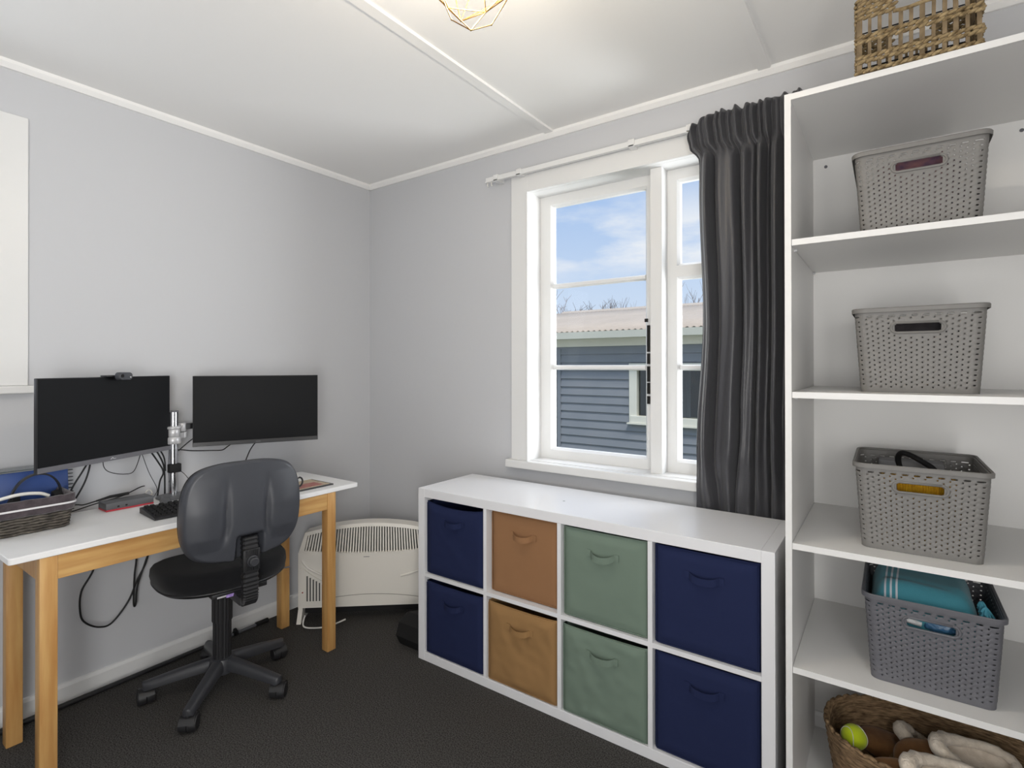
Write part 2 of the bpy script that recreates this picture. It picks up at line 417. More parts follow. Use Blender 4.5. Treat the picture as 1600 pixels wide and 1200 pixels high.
# ------------------------------------------------------------------ cube shelf with eight fabric bins
KX, KY, KW, KD, KH = .923, -.4946, 1.469, .385, .770
ks = thing('cube_shelf', 'low white eight-cube storage shelf standing under the window', 'shelf', (KX, KY, 0))
T, t_ = .038, .016
cw = (KW-2*T-3*t_)/4; ch = (KH-2*T-t_)/2
MB().box((T, .0005, KH-T), (KW-T, KD, KH), .0015).part('top_panel', M_kallax, ks)
MB().box((T, .0005, 0), (KW-T, KD, T), .0015).part('bottom_panel', M_kallax, ks)
for x in (0, KW-T): MB().box((x, 0, 0), (x+T, KD, KH), .0015).part('side_panel', M_kallax, ks)
for k in range(3): MB().box((T+cw*(k+1)+t_*k, .001, T), (T+(cw+t_)*(k+1), KD, KH-T)).part('divider', M_kallax, ks)
for k in range(4): MB().box((T+(cw+t_)*k, .0015, T+ch), (T+(cw+t_)*k+cw, KD, T+ch+t_)).part('shelf_board', M_kallax, ks)
MB().cyl((.66, .17, KH-.0005), .005, .001, 10).part('peg_cap', mat('peg_grey', (150, 150, 152), .5), ks)

def bin_(name, label, col, row, m, dy, sag, wrinkle, strap_out, seed, bw=.326, bh=.32):
    x = KX+T+(cw+t_)*col+cw/2; z = T+(ch+t_)*row+.001
    t = thing(name, label, 'storage bin', (x, KY+dy, z), 0, 'fabric bins in the cube shelf')
    b = MB(); hw = bw/2
    def front(u, v):
        X = -hw+bw*u; Z = bh*v
        Z -= sag*4*u*(1-u)*v**3
        n = wrinkle*(fbm(u*3+seed, v*3, seed)+.6*fbm(u*7+v*5, v*6-u*4, seed+3)+.9*max(0, .25-abs(u+v-1.75))*0)
        edge = min(1, 12*min(u, 1-u, v, 1-v))
        diag = wrinkle*.9*math.exp(-((u-.12-(1-v)*.35)/.05)**2)*v*v + wrinkle*.9*math.exp(-((1-u-.1-(1-v)*.5)/.05)**2)*v*v
        r = .004*(1-min(1, 20*min(u, 1-u)))
        return (X, r+.004*(1-edge)-.004*edge+(n-diag)*edge, Z)
    b.grid(front, 34, 34)
    D = .345
    b.grid(lambda u, v: (-hw, .008+D*u, bh*v-.0), 6, 6); b.grid(lambda u, v: (hw, .008+D*u, bh*v), 6, 6)
    b.grid(lambda u, v: (-hw+bw*u, .008+D, bh*v), 6, 6); b.grid(lambda u, v: (-hw+bw*u, .008+D*v, .0), 4, 4)
    bmesh.ops.remove_doubles(b.bm, verts=b.bm.verts[:], dist=.0005)
    body = b.part('body', m, t, 60)
    sd = body.modifiers.new('thickness', 'SOLIDIFY'); sd.thickness = .003; sd.offset = -1 if False else 0
    # hem along the front's upper edge and side seams
    hm = MB(); hm.tube([Vector(front(u/20, 1))+Vector((0, -.001, 0)) for u in range(21)], .0026, 6); hm.tube([(-hw+.004, -.0005, .006+(bh-.01)*k/8) for k in range(9)], .0018, 5); hm.tube([(hw-.004, -.0005, .006+(bh-.01)*k/8) for k in range(9)], .0018, 5)
    hm.tube([(-hw+.006+(bw-.012)*k/8, -.0015, .005) for k in range(9)], .0018, 5)
    hm.part('hem', m, t, 60)
    # strap handle: two stitched tabs and a loop standing off the front
    h = MB(); zc = bh*.775; L = .062; hh = .0115
    path = []
    for k in range(25):
        s = -1+2*k/24; a = abs(s)
        out = 0 if a > .72 else strap_out*(1-(a/.72)**2)**.6
        path.append((s*L, -.0095-out, zc-(out*.45)))
    ring = []
    for (px, py, pz) in path:
        ring.append([(px, py-.0012, pz-hh), (px, py-.0012, pz+hh), (px, py+.0012, pz+hh), (px, py+.0012, pz-hh)])
    h.loft(ring); h.part('handle', m, t, 30)
    return t
B = 'fabric bins in the cube shelf'
bin_('fabric_bin', 'navy fabric bin in the upper row nearest the white heater, its top edge sagging', 0, 1, M_navy, .012, .016, .002, .019, 1)
bin_('fabric_bin', 'navy fabric bin in the lower row nearest the white heater', 0, 0, M_navy, .008, .004, .002, .019, 2, bh=.318)
bin_('fabric_bin', 'smooth reddish tan fabric bin set back in the upper row of the cube shelf', 1, 1, M_tan, .03, .001, .0015, .024, 3, bh=.327)
bin_('fabric_bin', 'creased yellowish tan fabric bin in the lower row of the cube shelf', 1, 0, M_tan2, .006, .004, .005, .02, 4, bh=.318)
bin_('fabric_bin', 'sage green fabric bin in the upper row with its strap handle folded down', 2, 1, M_green, .014, .001, .003, .026, 5, bh=.327)
bin_('fabric_bin', 'creased sage green fabric bin in the lower row of the cube shelf', 2, 0, M_green, .006, .003, .0055, .018, 6, bh=.32)
bin_('fabric_bin', 'navy fabric bin in the upper row nearest the tall open shelves', 3, 1, M_navy, .014, .001, .0015, .019, 7, bh=.327)
bin_('fabric_bin', 'navy fabric bin in the lower row nearest the tall open shelves', 3, 0, M_navy, .012, .001, .0015, .019, 8, bh=.325)

# ------------------------------------------------------------------ tall open shelf unit
UX0, UX1, UY0, UY1, UT = 2.4285, 3.412, -.555, -.0285, .0165
un = thing('open_shelf_unit', 'tall white open shelf unit against the window wall', 'shelf', (UX0, UY0, 0))
MB().box((UX0, UY0, 0), (UX0+UT, -.003, 2.086)).part('side_panel', M_melamine, un, world=True)
MB().box((UX1-UT, UY0, 0), (UX1, -.003, 2.086)).part('side_panel', M_melamine, un, world=True)
MB().box((UX0+UT, UY0+.0005, 2.0685), (UX1-UT, -.003, 2.0855)).part('top_panel', M_melamine, un, world=True)
MB().box((UX0+UT, -.0095, .075), (UX1-UT, -.0035, 2.0685)).part('back_panel', M_melamine, un, world=True)
for z in (1.659, 1.2315, .8085, .463): MB().box((UX0+UT+.0008, UY0+.002, z), (UX1-UT-.0008, -.01, z+.017)).part('shelf_board', M_melamine, un, world=True)
MB().box((UX0+UT, UY0+.002, .002), (UX1-UT, -.016, .019)).part('bottom_board', M_melamine, un, world=True)
for x, z in ((2.485, 2.037), (3.0, 2.037)): MB().cyl((x, -.0115, z), .0055, .002, 12, axis='y').part('screw_cap', M_bezel, un, world=True)
for z in (1.659, 1.2315, .8085, .463):
    for y in (-.03, UY0+.06): MB().cyl((UX0+UT, y, z-.004), .004, .008, 8, axis='x').part('shelf_pin', M_silver, un, world=True)

# perforated plastic basket
def plastic_basket_mesh(m):
    hB, WB, DB, WT, DT = .226, .256, .31, .284, .336
    ncol_w, ncol_d, nr = 76, 92, 68
    def outl(w, d, r):
        """points around, counted per side so that columns line up bottom to top"""
        pts = []
        def edge(p, q, n):
            for k in range(n): t = k/n; pts.append((p[0]+(q[0]-p[0])*t, p[1]+(q[1]-p[1])*t))
        def arc(cx, cy, a0):
            for k in range(6): a = a0+PI/2*k/6; pts.append((cx+r*math.cos(a), cy+r*math.sin(a)))
        hw, hd = w/2, d/2
        edge((-hw+r, -hd), (hw-r, -hd), ncol_w); arc(hw-r, -hd+r, -PI/2)
        edge((hw, -hd+r), (hw, hd-r), ncol_d); arc(hw-r, hd-r, 0)
        edge((hw-r, hd), (-hw+r, hd), ncol_w); arc(-hw+r, hd-r, PI/2)
        edge((-hw, hd-r), (-hw, -hd+r), ncol_d); arc(-hw+r, -hd+r, PI)
        return pts
    b = MB(); bot = outl(WB, DB, .022); top = outl(WT, DT, .022); n = len(bot)
    def side(i):
        k = i % n
        if k < ncol_w: return 'f', k/ncol_w
        k -= ncol_w+6
        if 0 <= k < ncol_d: return 'r', k/ncol_d
        k -= ncol_d+6
        if 0 <= k < ncol_w: return 'b', k/ncol_w
        k -= ncol_w+6
        if 0 <= k < ncol_d: return 'l', k/ncol_d
        return 'c', 0
    W0 = .27
    def slot_d(i, j):
        s, u = side(i)
        if s not in 'fb': return 9
        x = (u-.5)*W0; z = (j/nr-.775)*hB
        a = .044
        dx = max(0, abs(x)-a); return math.hypot(dx, z)
    V = []
    for j in range(nr+1):
        t = j/nr; row = []
        for i in range(n):
            x = bot[i][0]+(top[i][0]-bot[i][0])*t; y = bot[i][1]+(top[i][1]-bot[i][1])*t
            L = math.hypot(x, y) or 1
            flat = slot_d(i, j) < .019 or j < 4 or j > nr-6
            h = 0 if flat else .0008*math.sin(2*PI*(j/4.0+abs(((i % 8)/8.0)-.5)*2))
            nx, ny = (x/L, y/L)
            s = side(i)[0]
            if s == 'f': nx, ny = 0, -1
            elif s == 'b': nx, ny = 0, 1
            elif s == 'r': nx, ny = 1, 0
            elif s == 'l': nx, ny = -1, 0
            row.append(b.V((x+nx*h, y+ny*h, hB*t)))
        V.append(row)
    for j in range(nr):
        for i in range(n):
            sd = min(slot_d(i, j), slot_d(i+1, j+1), slot_d(i, j+1), slot_d(i+1, j))
            if sd < .0115: continue
            if sd > .0195 and 4 <= j < nr-5:
                c = (i//4) % 2
                if i % 4 == 1 and j % 4 == (0 if c == 0 else 2): continue
                if j == nr-6 and i % 8 in (2, 3, 4): continue
            i2 = (i+1) % n
            b.F([V[j][i], V[j][i2], V[j+1][i2], V[j+1][i]])
    b.F(V[0][::-1])
    # rolled rim
    prof = [(-.001, 0), (0, .004), (.005, .0055), (.007, .003), (.0065, -.007), (.005, -.0075), (.005, -.001), (.0, -.001)]
    rings = [[] for _ in range(len(prof))]
    for i in range(n):
        x, y = top[i]; px, py = top[i-1]; qx, qy = top[(i+1) % n]
        tx, ty = qx-px, qy-py; L = math.hypot(tx, ty); nx, ny = ty/L, -tx/L
        for k, (o_, z_) in enumerate(prof): rings[k].append((x+nx*o_, y+ny*o_, hB+z_))
    b.loft(rings+[rings[0]], False, False)
    for sgn in (-1, 1):
        pts = []
        zc = .775*hB; yc = sgn*((DB+(DT-DB)*.775)/2+.0006); a = .044; rr = .0135
        for k in range(12): th = PI/2-PI*k/11; pts.append((a+rr*math.cos(th), yc, zc+rr*math.sin(th)))
        for k in range(12): th = -PI/2-PI*k/11; pts.append((-a+rr*math.cos(th), yc, zc+rr*math.sin(th)))
        b.tube(pts, .0034, 8, closed=True)
    return b.mesh('plastic_basket', m, 40)
G = 'perforated plastic baskets on the tall shelves'
PB = plastic_basket_mesh(M_bask); PB2 = PB.copy(); PB2.materials[0] = M_bask2
def pbasket(label, x, yfront, z, me, rz=0):
    o = bpy.data.objects.new('plastic_basket', me); COL.objects.link(o)
    o.location = (x, yfront+.168, z); o.rotation_euler = (0, 0, rz)
    o['label'] = label; o['category'] = 'basket'; o['group'] = G
    sd = o.modifiers.new('thickness', 'SOLIDIFY'); sd.thickness = .002; sd.offset = -1
    return o
pbasket('grey plastic basket with a purple bundle behind its handle slot, under the unit\'s top panel', 2.733, -.475, 1.6765, PB, .0)
pbasket('grey plastic basket with dark cloth behind its handle slot', 2.731, -.45, 1.249, PB, -.004)
pbasket('grey plastic basket with a yellow weave behind its handle slot', 2.732, -.487, .826, PB, .005)
pbasket('darker slate plastic basket holding a turquoise towel', 2.754, -.503, .4805, PB2, -.005)

def cloth_lump(name, label, cat, c, rad, m, seed, ridges=3, amp=.12):
    b = MB(); nu, nv = 40, 20
    rings = []
    for j in range(nv+1):
        t = PI*(.02+.96*j/nv)
        r_ = []
        for k in range(nu):
            a = 2*PI*k/nu
            d = Vector((math.sin(t)*math.cos(a), math.sin(t)*math.sin(a), -math.cos(t)))
            e = Vector([math.copysign(abs(v)**.55, v) for v in d])
            f = 1+amp*noise.noise(d*ridges+Vector((seed, 0, 0)))
            r_.append((c[0]+e.x*rad[0]*f, c[1]+e.y*rad[1]*f, c[2]+e.z*rad[2]*f))
        rings.append(r_)
    b.loft(rings)
    return b.top(name, m, label, cat, smooth=180)
cloth_lump('folded_scarf', 'purple patterned fabric bundle inside the topmost plastic basket', 'cloth', (2.733, -.305, 1.797), (.104, .125, .104), mat('purple_cloth', (74, 60, 84), .9, .1, var=((128, 92, 92), 26, 3), bump=('noise', 60, .6)), 3, 4, .10)
cloth_lump('dark_cloth_bundle', 'dark grey fabric bundle inside the plastic basket on the middle shelf', 'cloth', (2.731, -.275, 1.354), (.105, .125, .092), mat('dark_cloth', (58, 56, 60), .9, .1, bump=('noise', 60, .8), var=((38, 36, 40), 20, 3)), 8, 4, .14)
# yellow woven pouch and black strap in the third basket
yb = MB(); yb.box((2.645, -.45, .832), (2.82, -.25, 1.012), .012)
yb.top('yellow_pouch', mat('yellow_weave', (220, 168, 30), .8, .2, bump=('wave', 90, 1.0), var=((196, 140, 24), 90, 2)), 'yellow woven pouch seen through a plastic basket\'s handle slot', 'pouch', smooth=30)
MB().tube(smooth_path([(2.70, -.235, 1.0), (2.69, -.24, 1.035), (2.695, -.25, 1.058), (2.712, -.262, 1.06), (2.745, -.285, 1.045), (2.775, -.30, 1.02), (2.78, -.235, .96)]), .008, 8).top('black_strap', M_blkm, 'black looped strap poking up inside the basket with the yellow weave', 'strap', smooth=60)
MB().box((2.64, -.24, .832), (2.80, -.17, 1.035), .006).top('grey_folder', mat('folder_grey', (120, 120, 122), .6), 'flat grey case standing behind the black strap in a basket', 'case', smooth=30)

# turquoise towel
tw = thing('folded_towel', 'turquoise folded beach towel with three white stripes in the slate basket', 'towel', (2.75, -.33, .62))
def towel_fn(off):
    def fn(u, v):
        x = -.125+.232*u; y = -.135+.27*v
        e = min(1, 5.5*min(u, 1-u)); e2 = min(1, 4.5*min(v, 1-v))
        z = .03+.078*(math.sin(e*PI/2)**.6)*(math.sin(e2*PI/2)**.5)+.012*v+.006*fbm(u*3, v*3, 2)-.004*math.exp(-((v-.35+.2*u)/.05)**2)
        return (x, y, z+off)
    return fn
b = MB().grid(towel_fn(0), 40, 40); b.box((-.12, -.13, -.05), (.103, .13, .04), .01); b.part('body', M_teal, tw, 180)
f = towel_fn(.0012)
for u0 in (.13, .185, .24):
    MB().grid(lambda u, v, u0=u0: f(u0+.02*u+.055*max(0, v-.12), .0+v*1.0), 3, 40).part('stripe', M_tealw, tw, 180)
for k, (x, y) in enumerate(((.118, -.06), (.121, -.10))):
    b = MB(); random.seed(k)
    for q in range(16):
        a = random.uniform(0, 6.28); r_ = random.uniform(.006, .019)
        b.tube(smooth_path([(x-.012, y, .075), (x-.004, y+.003, .086), (x+r_*math.cos(a)*.7, y+r_*math.sin(a), 0.074-random.uniform(0, .024))], 3), .0036, 5)
    b.part('tassel', mat('tassel_cotton', (92, 168, 188), .9, .15), tw, 60)
pk = MB(); pk.tube(smooth_path([(2.69, -.462, .651), (2.71, -.463, .647), (2.735, -.46, .643)]), .008, 10)
pk.top('white_packet', mat('crinkled_film', (205, 205, 205), .3, .6, bump=('noise', 120, .8)), 'crinkled white packet end behind the slate basket\'s handle slot', 'packet', smooth=60)
cloth_lump('blue_wrapper', 'shiny blue bag behind the slate basket\'s handle slot', 'bag', (2.775, -.452, .645), (.033, .017, .014), mat('blue_film', (60, 104, 140), .3, .6, bump=('noise', 90, .8)), 5, 3, .2)

# ------------------------------------------------------------------ seagrass basket on top of the unit
sg = thing('seagrass_basket', 'open-weave seagrass basket with a handle hole on top of the tall unit', 'basket', (2.724, -.46, 2.0865), math.radians(1.5))
def seagrass():
    w, d, h = .252, .19, .203
    hw, hd = w/2, d/2
    weave = MB()
    def strand(side, x0, x1, z, ph, rr=.0058, L=.020):
        """a row of slanted plump strands along one side"""
        n = max(2, int(round((x1-x0)/.0155)))
        for k in range(n):
            s = max(-hw+.004, min(hw-.004, x0+(x1-x0)*(k+.5)/n+ph*.006)) if side in 'fb' else x0+(x1-x0)*(k+.5)/n
            tilt = math.radians(random.uniform(16, 26))
            jit = random.uniform(-.001, .001)
            if side in 'fb':
                sg_ = -1 if side == 'f' else 1
                c = (s, sg_*hd+jit, z); ax = Vector((math.cos(tilt), 0, math.sin(tilt))); ay = Vector((0, 1, 0))
            else:
                sg_ = -1 if side == 'l' else 1
                c = (sg_*hw+jit, s, z); ax = Vector((0, math.cos(tilt), math.sin(tilt))); ay = Vector((1, 0, 0))
            az = ax.cross(ay)
            weave.ell(c, (rr*1.0, rr*.85, L*.62), (ay, az, ax), 6, 5)
    rows = [.005, .030, .042, .083, .095]
    band = [.145, .157, .169, .181, .193]
    for i, z in enumerate(rows):
        for sd, a in (('f', hw), ('b', hw), ('l', hd), ('r', hd)): strand(sd, -a, a, z, i % 2)
    for i, z in enumerate(band):
        for sd, a in (('l', hd), ('r', hd)): strand(sd, -a, a, z, i % 2)
        for sd in 'fb':
            if i < 4: strand(sd, -hw, -hw*.36, z, i % 2); strand(sd, hw*.34, hw, z, i % 2)
            else: strand(sd, -hw, hw, z, i % 2)
    for sgn in (-1, 1):
        weave.tube([(hw*t_, sgn*hd, .140+.002*math.sin(9*t_)) for t_ in [-.38+.74*k/10 for k in range(11)]], .0052, 6)
    weave.part('weave', M_grass, sg, 180)
    stake = MB()
    def st(x, y, ry, z0=.004, z1=.2):
        wv = random.uniform(.0028, .0058)
        dx, dy = (wv, .0025) if ry == 0 else (.0025, wv)
        lx, ly = random.uniform(-.002, .002), 0
        stake.loft([[(x-dx, y-dy, z0), (x+dx, y-dy, z0), (x+dx, y+dy, z0), (x-dx, y+dy, z0)], [(x-dx+lx, y-dy, z1), (x+dx+lx, y-dy, z1), (x+dx+lx, y+dy, z1), (x-dx+lx, y+dy, z1)]])
    n = 12
    for k in range(n):
        x = -hw+.006+(w-.012)*k/(n-1)
        z1 = .14 if abs(x) < hw*.36 else .197
        st(x, -hd+.002, 0, z1=z1); st(x, hd-.002, 0, z1=z1)
    for k in range(1, 11):
        y = -hd+d*k/11; st(-hw+.002, y, 1, z1=.197); st(hw-.002, y, 1, z1=.197)
    stake.part('stakes', M_stake, sg, 0)
    MB().box((-hw, -hd, .001), (hw, hd, .006)).part('bottom', M_stake, sg)
    wire = MB()
    for z in (.1, .2): wire.tube([(-hw+.004, -hd+.005, z), (hw-.004, -hd+.005, z), (hw-.004, hd-.005, z), (-hw+.004, hd-.005, z)], .002, 6, closed=True)
    wire.part('wire_frame', M_blkm, sg)
random.seed(3); seagrass()

# ------------------------------------------------------------------ woven basket on the bottom board with slippers and ball
def oval(cx, cy, a, c, z, n=72, pw=2.4):
    o = []
    for k in range(n):
        t = 2*PI*k/n; ct, st = math.cos(t), math.sin(t)
        o.append((cx+a*math.copysign(abs(ct)**(2/pw), ct), cy+c*math.copysign(abs(st)**(2/pw), st), z))
    return o
wb = thing('woven_basket', 'braided straw basket full of slippers at the bottom of the tall unit', 'basket', (2.79, -.345, .0195))
bx_ = MB(); rg = []
nz = 26
for j in range(nz+1):
    t = j/nz; z = .004+.244*t
    k_ = .84+.16*t**.8
    o = oval(0, 0, .285*k_+.0022*math.sin(j*PI), .188*k_, z)
    rg.append([(x*(1+.012*(((i//2+j) % 2)-.5)), y*(1+.016*(((i//2+j) % 2)-.5)), zz+.0) for i, (x, y, zz) in enumerate(o)])
rin = [[(x*.955, y*.94, z) for x, y, z in r_] for r_ in rg[::-1][:-1]]
bx_.loft(rg+rin+[[(x*.9, y*.9, .014) for x, y, z in rg[0]]]); bx_.part('body', M_straw, wb, 180)
rm = MB(); n_ = 84; ov = oval(0, 0, .281, .184, .250, n_)
for k in range(n_):
    p = Vector(ov[k]); q = Vector(ov[(k+1) % n_]); tdir = (q-p).normalized(); up = Vector((0, 0, 1)); s_ = tdir.cross(up)
    a1 = (tdir+up*.45*(1 if k % 2 else -1)).normalized()
    rm.ell(p, (.007, .006, .016), (s_, a1.cross(s_), a1), 6, 5)
rm.part('rim', M_straw, wb, 180)

def slipper(name, label, loc, rz, tilt, roll=0):
    t = thing(name, label, 'slipper', loc, rz, 'sheepskin slippers in the straw basket'); t.rotation_euler = (tilt, roll, rz)
    # local: toe at +y, heel at -y, length .27
    def width(s): return .040+.013*math.sin(PI*min(1, max(0, s))**.8)+(.007 if s > .6 else 0)*math.sin((s-.6)/.4*PI)
    up = MB(); rings = []
    for k in range(37):
        s = k/36; y = -.135+.27*s
        e = min(1, math.sqrt(max(0.0, 1-((s-.5)/.5)**8)) + .02)
        w = width(s)*e*1.05; hgt = (.085 if s < .42 else .085-(s-.42)/.58*.042)*(.5+.5*e)
        r_ = []
        for q in range(36):
            a = 2*PI*q/36
            x = w*math.copysign(abs(math.cos(a))**.8, math.cos(a)); z = hgt*.48+hgt*.5*math.copysign(abs(math.sin(a))**.8, math.sin(a))
            if (x/.044)**2+((y+.042)/.093)**2 < 1: z = min(z, .056)
            r_.append((x, y, z))
        rings.append(r_)
    up.loft(rings); up.part('upper', M_suede, t, 180)
    so = MB(); o2 = []
    for zz, g in ((-.012, .97), (-.01, 1.04), (.004, 1.04), (.006, .98)):
        rr_ = []
        for k in range(40):
            a = 2*PI*k/40; yy = math.sin(a); s = (yy+1)/2
            rr_.append((width(s)*1.08*g*math.cos(a)*(1 if abs(yy) < .9 else .95), .14*g*yy, zz))
        o2.append(rr_)
    so.loft(o2); so.part('sole', mat('slipper_sole', (120, 92, 60), .8, .2), t, 40)
    co = MB(); pts = []; rad_ = []
    for k in range(40):
        a = 2*PI*k/40; yy = math.sin(a); y = -.042+.092*yy
        pts.append((.043*math.cos(a), y, .082+.022*max(0, yy)**1.5+.008*max(0, -yy)))
        rad_.append(.0125+.008*max(0, yy)+.005*fbm(k*.9, 0, 5))
    co.tube(pts, rad_, 10, closed=True)
    co.part('fleece_collar', M_fleece, t, 180)
    li = MB(); o3 = []
    for zz, g in ((.088, .98), (.074, .90), (.066, .7), (.064, .35), (.064, .02)):
        o3.append([(.043*g*math.cos(2*PI*k/28), -.042+.092*g*math.sin(2*PI*k/28), zz+.004*fbm(k*.8, g*6)) for k in range(28)])
    li.loft(o3, False, True); li.part('fleece_lining', M_fleece, t, 180)
    return t
slipper('sheepskin_slipper', 'tan sheepskin slipper with cream lining, the nearer of the pair lying in the straw basket', (2.735, -.425, .175), math.radians(109), math.radians(2), math.radians(-26))
slipper('sheepskin_slipper', 'tan sheepskin slipper with cream lining, the farther of the pair lying in the straw basket', (2.80, -.295, .178), math.radians(109), math.radians(4), math.radians(-24))
slipper('sheepskin_slipper', 'brown slipper whose toe pokes up just behind the tennis ball', (2.70, -.235, .115), math.radians(100), math.radians(22), math.radians(-4))
bl = thing('tennis_ball', 'yellow green tennis ball resting inside the straw basket', 'ball', (2.582, -.385, .243))
MB().ell((0, 0, 0), (.033, .033, .033), None, 28, 18).part('ball', M_ball, bl, 180)
sm = []
for k in range(64):
    t = 2*PI*k/64; a_, b_ = .75, .25; x = a_*math.cos(t)+b_*math.cos(3*t); y = a_*math.sin(t)-b_*math.sin(3*t); z = 2*math.sqrt(a_*b_)*math.sin(2*t)
    v = Vector((x, y, z)).normalized()*.0331; sm.append(v)
MB().tube(sm, .0011, 5, closed=True).part('seam', M_white, bl, 180)

# ------------------------------------------------------------------ desk
DX0, DX1, DY0, DY1, DZ = .085, .555, -1.80, -.535, .755
dk = thing('desk', 'white topped desk with honey coloured wooden legs along the left wall', 'desk', ((DX0+DX1)/2, (DY0+DY1)/2, 0))
b = MB(); b.loft([[(x, y, z) for x, y in rrect(DX1-DX0-e*2, DY1-DY0-e*2, .010-e*.5, 4, (DX0+DX1)/2, (DY0+DY1)/2)] for z, e in ((DZ-.02, .002), (DZ-.018, 0), (DZ-.002, 0), (DZ, .002))])
b.part('tabletop', M_desk, dk, 30, world=True)
lg = .045
for x in (.13, .505):
    for y in (-1.728, -.705):
        b = MB(); b.box((x, y, 0), (x+lg, y+lg, DZ-.02), .003); b.part('leg', M_wood, dk, 30, world=True)
MB().box((.527, -1.683, DZ-.096), (.547, -.705, DZ-.02), .001).part('apron', M_woodx, dk, world=True)
MB().box((.133, -1.683, DZ-.096), (.153, -.705, DZ-.02), .001).part('apron', M_woodx, dk, world=True)
for y in (-1.725, -.685):
    MB().box((.175, y, DZ-.096), (.505, y+.02, DZ-.02), .001).part('apron', M_wood, dk, world=True)

# ------------------------------------------------------------------ monitors
def monitor(label, loc, rz, chin, logo):
    t = thing('computer_monitor', label, 'monitor', loc, rz, 'flat screens on the twin arm')
    w, h = .535, .32
    b = MB(); b.box((-w/2, .003, 0), (w/2, .018, h), .002)
    b.loft([[(x*.36*w/.5, y0, h*.5+z*.3*h/.5) for x, z in ((-1,-1),(1,-1),(1,1),(-1,1))] if False else [(x*s*w/2, y0, h*.46+z*s2*h/2) for x, z in ((-1,-1),(1,-1),(1,1),(-1,1))] for y0, s, s2 in ((.0175, .8, .78), (.03, .6, .6), (.034, .5, .5))], True, True)
    b.part('casing', M_blk, t, 30)
    MB().box((-w/2+.0025, .0015, .0185), (w/2-.0025, .0035, h-.0025)).part('screen', M_screen, t)
    MB().box((-w/2, 0, 0), (w/2, .004, .0185), .001).part('bezel', chin, t)
    lg_ = MB()
    if logo == 'peak':
        lg_.prism([(-.009, .006), (-.001, .0125), (.0005, .0125), (.010, .006), (.006, .006), (0, .0103), (-.0055, .006)], -.0006, .001, 'y'); lg_.box((.011, -.0006, .006), (.014, .001, .008))
    else:
        for k in range(4): lg_.box((-.010+.0052*k, -.0006, .0068), (-.0062+.0052*k, .001, .0112))
    lg_.part('logo', M_silver if logo == 'peak' else M_bezel, t)
    MB().box((-.05, .033, .11), (.05, .041, .21), .002).part('mount_plate', M_blk, t)
    return t
monitor('flat black computer screen with a webcam clipped on top', (.242, -1.441, .962), math.radians(113.8), M_bezel, 'peak')
monitor('flat black computer screen near the room corner, without a webcam', (.2285, -.8565, .958), math.radians(62.9), M_bezeld, 'bars')

ms = thing('monitor_stand', 'chrome twin monitor pole on a grey foot at the back of the desk', 'monitor stand', (.125, -1.181, DZ))
b = MB()
b.loft([[(.125+x*s, -1.181+y*s, z) for x, y in rrect(.11, .13, .03, 5, .02, 0)] for z, s in ((DZ+.0005, 1), (DZ+.006, 1), (DZ+.012, .9), (DZ+.015, .6))])
for sy in (-1, 1):
    b.loft([[(.14+.11*t, -1.181+sy*(.035+.045*t)+dy*(1-.3*t), DZ+.0008+z*(1-.45*t)) for dy, z in ((-.026, 0), (.026, 0), (.018, .013), (-.018, .013))] for t in [k/6 for k in range(7)]])
b.part('base', M_standgrey, ms, 40, world=True)
MB().cyl((.125, -1.181, DZ+.01), .0185, .36, 28).part('pole', M_chrome, ms, 60, world=True)
MB().cyl((.125, -1.181, DZ+.368), .0205, .006, 28, bev=.001).part('pole_cap', M_bezel, ms, 60, world=True)
b = MB(); b.cyl((.125, -1.181, .985), .030, .032, 28, bev=.004); b.cyl((.125, -1.181, 1.017), .026, .036, 28, bev=.003); b.cyl((.125, -1.181, 1.05), .032, .012, 28, bev=.003)
b.part('collar', M_silver, ms, 50, world=True)
def arm_link(p, q, w, z0, z1, m, nm='arm'):
    p, q = Vector((*p, 0)), Vector((*q, 0)); d = (q-p).normalized(); s_ = Vector((-d.y, d.x, 0))*w
    b = MB(); b.prism([(v.x, v.y) for v in (p-s_, q-s_, q+s_, p+s_)], z0, z1); b.cyl((p.x, p.y, z0), w*1.15, z1-z0, 20); b.cyl((q.x, q.y, z0), w*1.15, z1-z0, 20)
    return b.part(nm, m, ms, 40, world=True)
arm_link((.125, -1.181), (.09, -1.132), .017, 1.005, 1.030, M_silver)
arm_link((.125, -1.181), (.095, -1.235), .017, 1.005, 1.030, M_silver)
MB().cyl((.09, -1.132, 1.031), .0165, .038, 24, bev=.002).part('joint', M_silver, ms, 50, world=True)
MB().cyl((.095, -1.235, 1.031), .0165, .038, 24, bev=.002).part('joint', M_silver, ms, 50, world=True)
arm_link((.09, -1.132), (.066, -1.02), .013, 1.040, 1.064, M_blk)
arm_link((.066, -1.02), (.18, -.832), .013, 1.040, 1.064, M_blk)
arm_link((.095, -1.235), (.195, -1.425), .013, 1.040, 1.064, M_blk)
MB().box((.122, -1.205, .862), (.15, -1.157, .90), .004).part('cable_clip', M_blkm, ms, 30, world=True)

# webcam on top of the left screen
wc = thing('webcam', 'small grey webcam clipped to the top edge of a black screen', 'webcam', (.2445, -1.4365, 1.2825), math.radians(118))
MB().box((-.045, -.012, 0), (.03, .016, .006), .002).part('clip', M_blk, wc, 30)
b = MB(); b.loft([[(-.0+x, y, .002+z) for x, z in rrect(.064*s, .030*s, .013*s, 6, .018, 0)] for y, s in ((-.012, .8), (-.016, 1), (-.03, 1), (-.035, .88))]); b.part('housing', M_charc, wc, 40)
MB().cyl((-.0, -.037, .003), .0062, .003, 20, axis='y').part('lens', M_blkm, wc, 40)
MB().cyl((.037, -.0362, -.002), .003, .002, 10, axis='y').part('logo', M_silver, wc, 40)

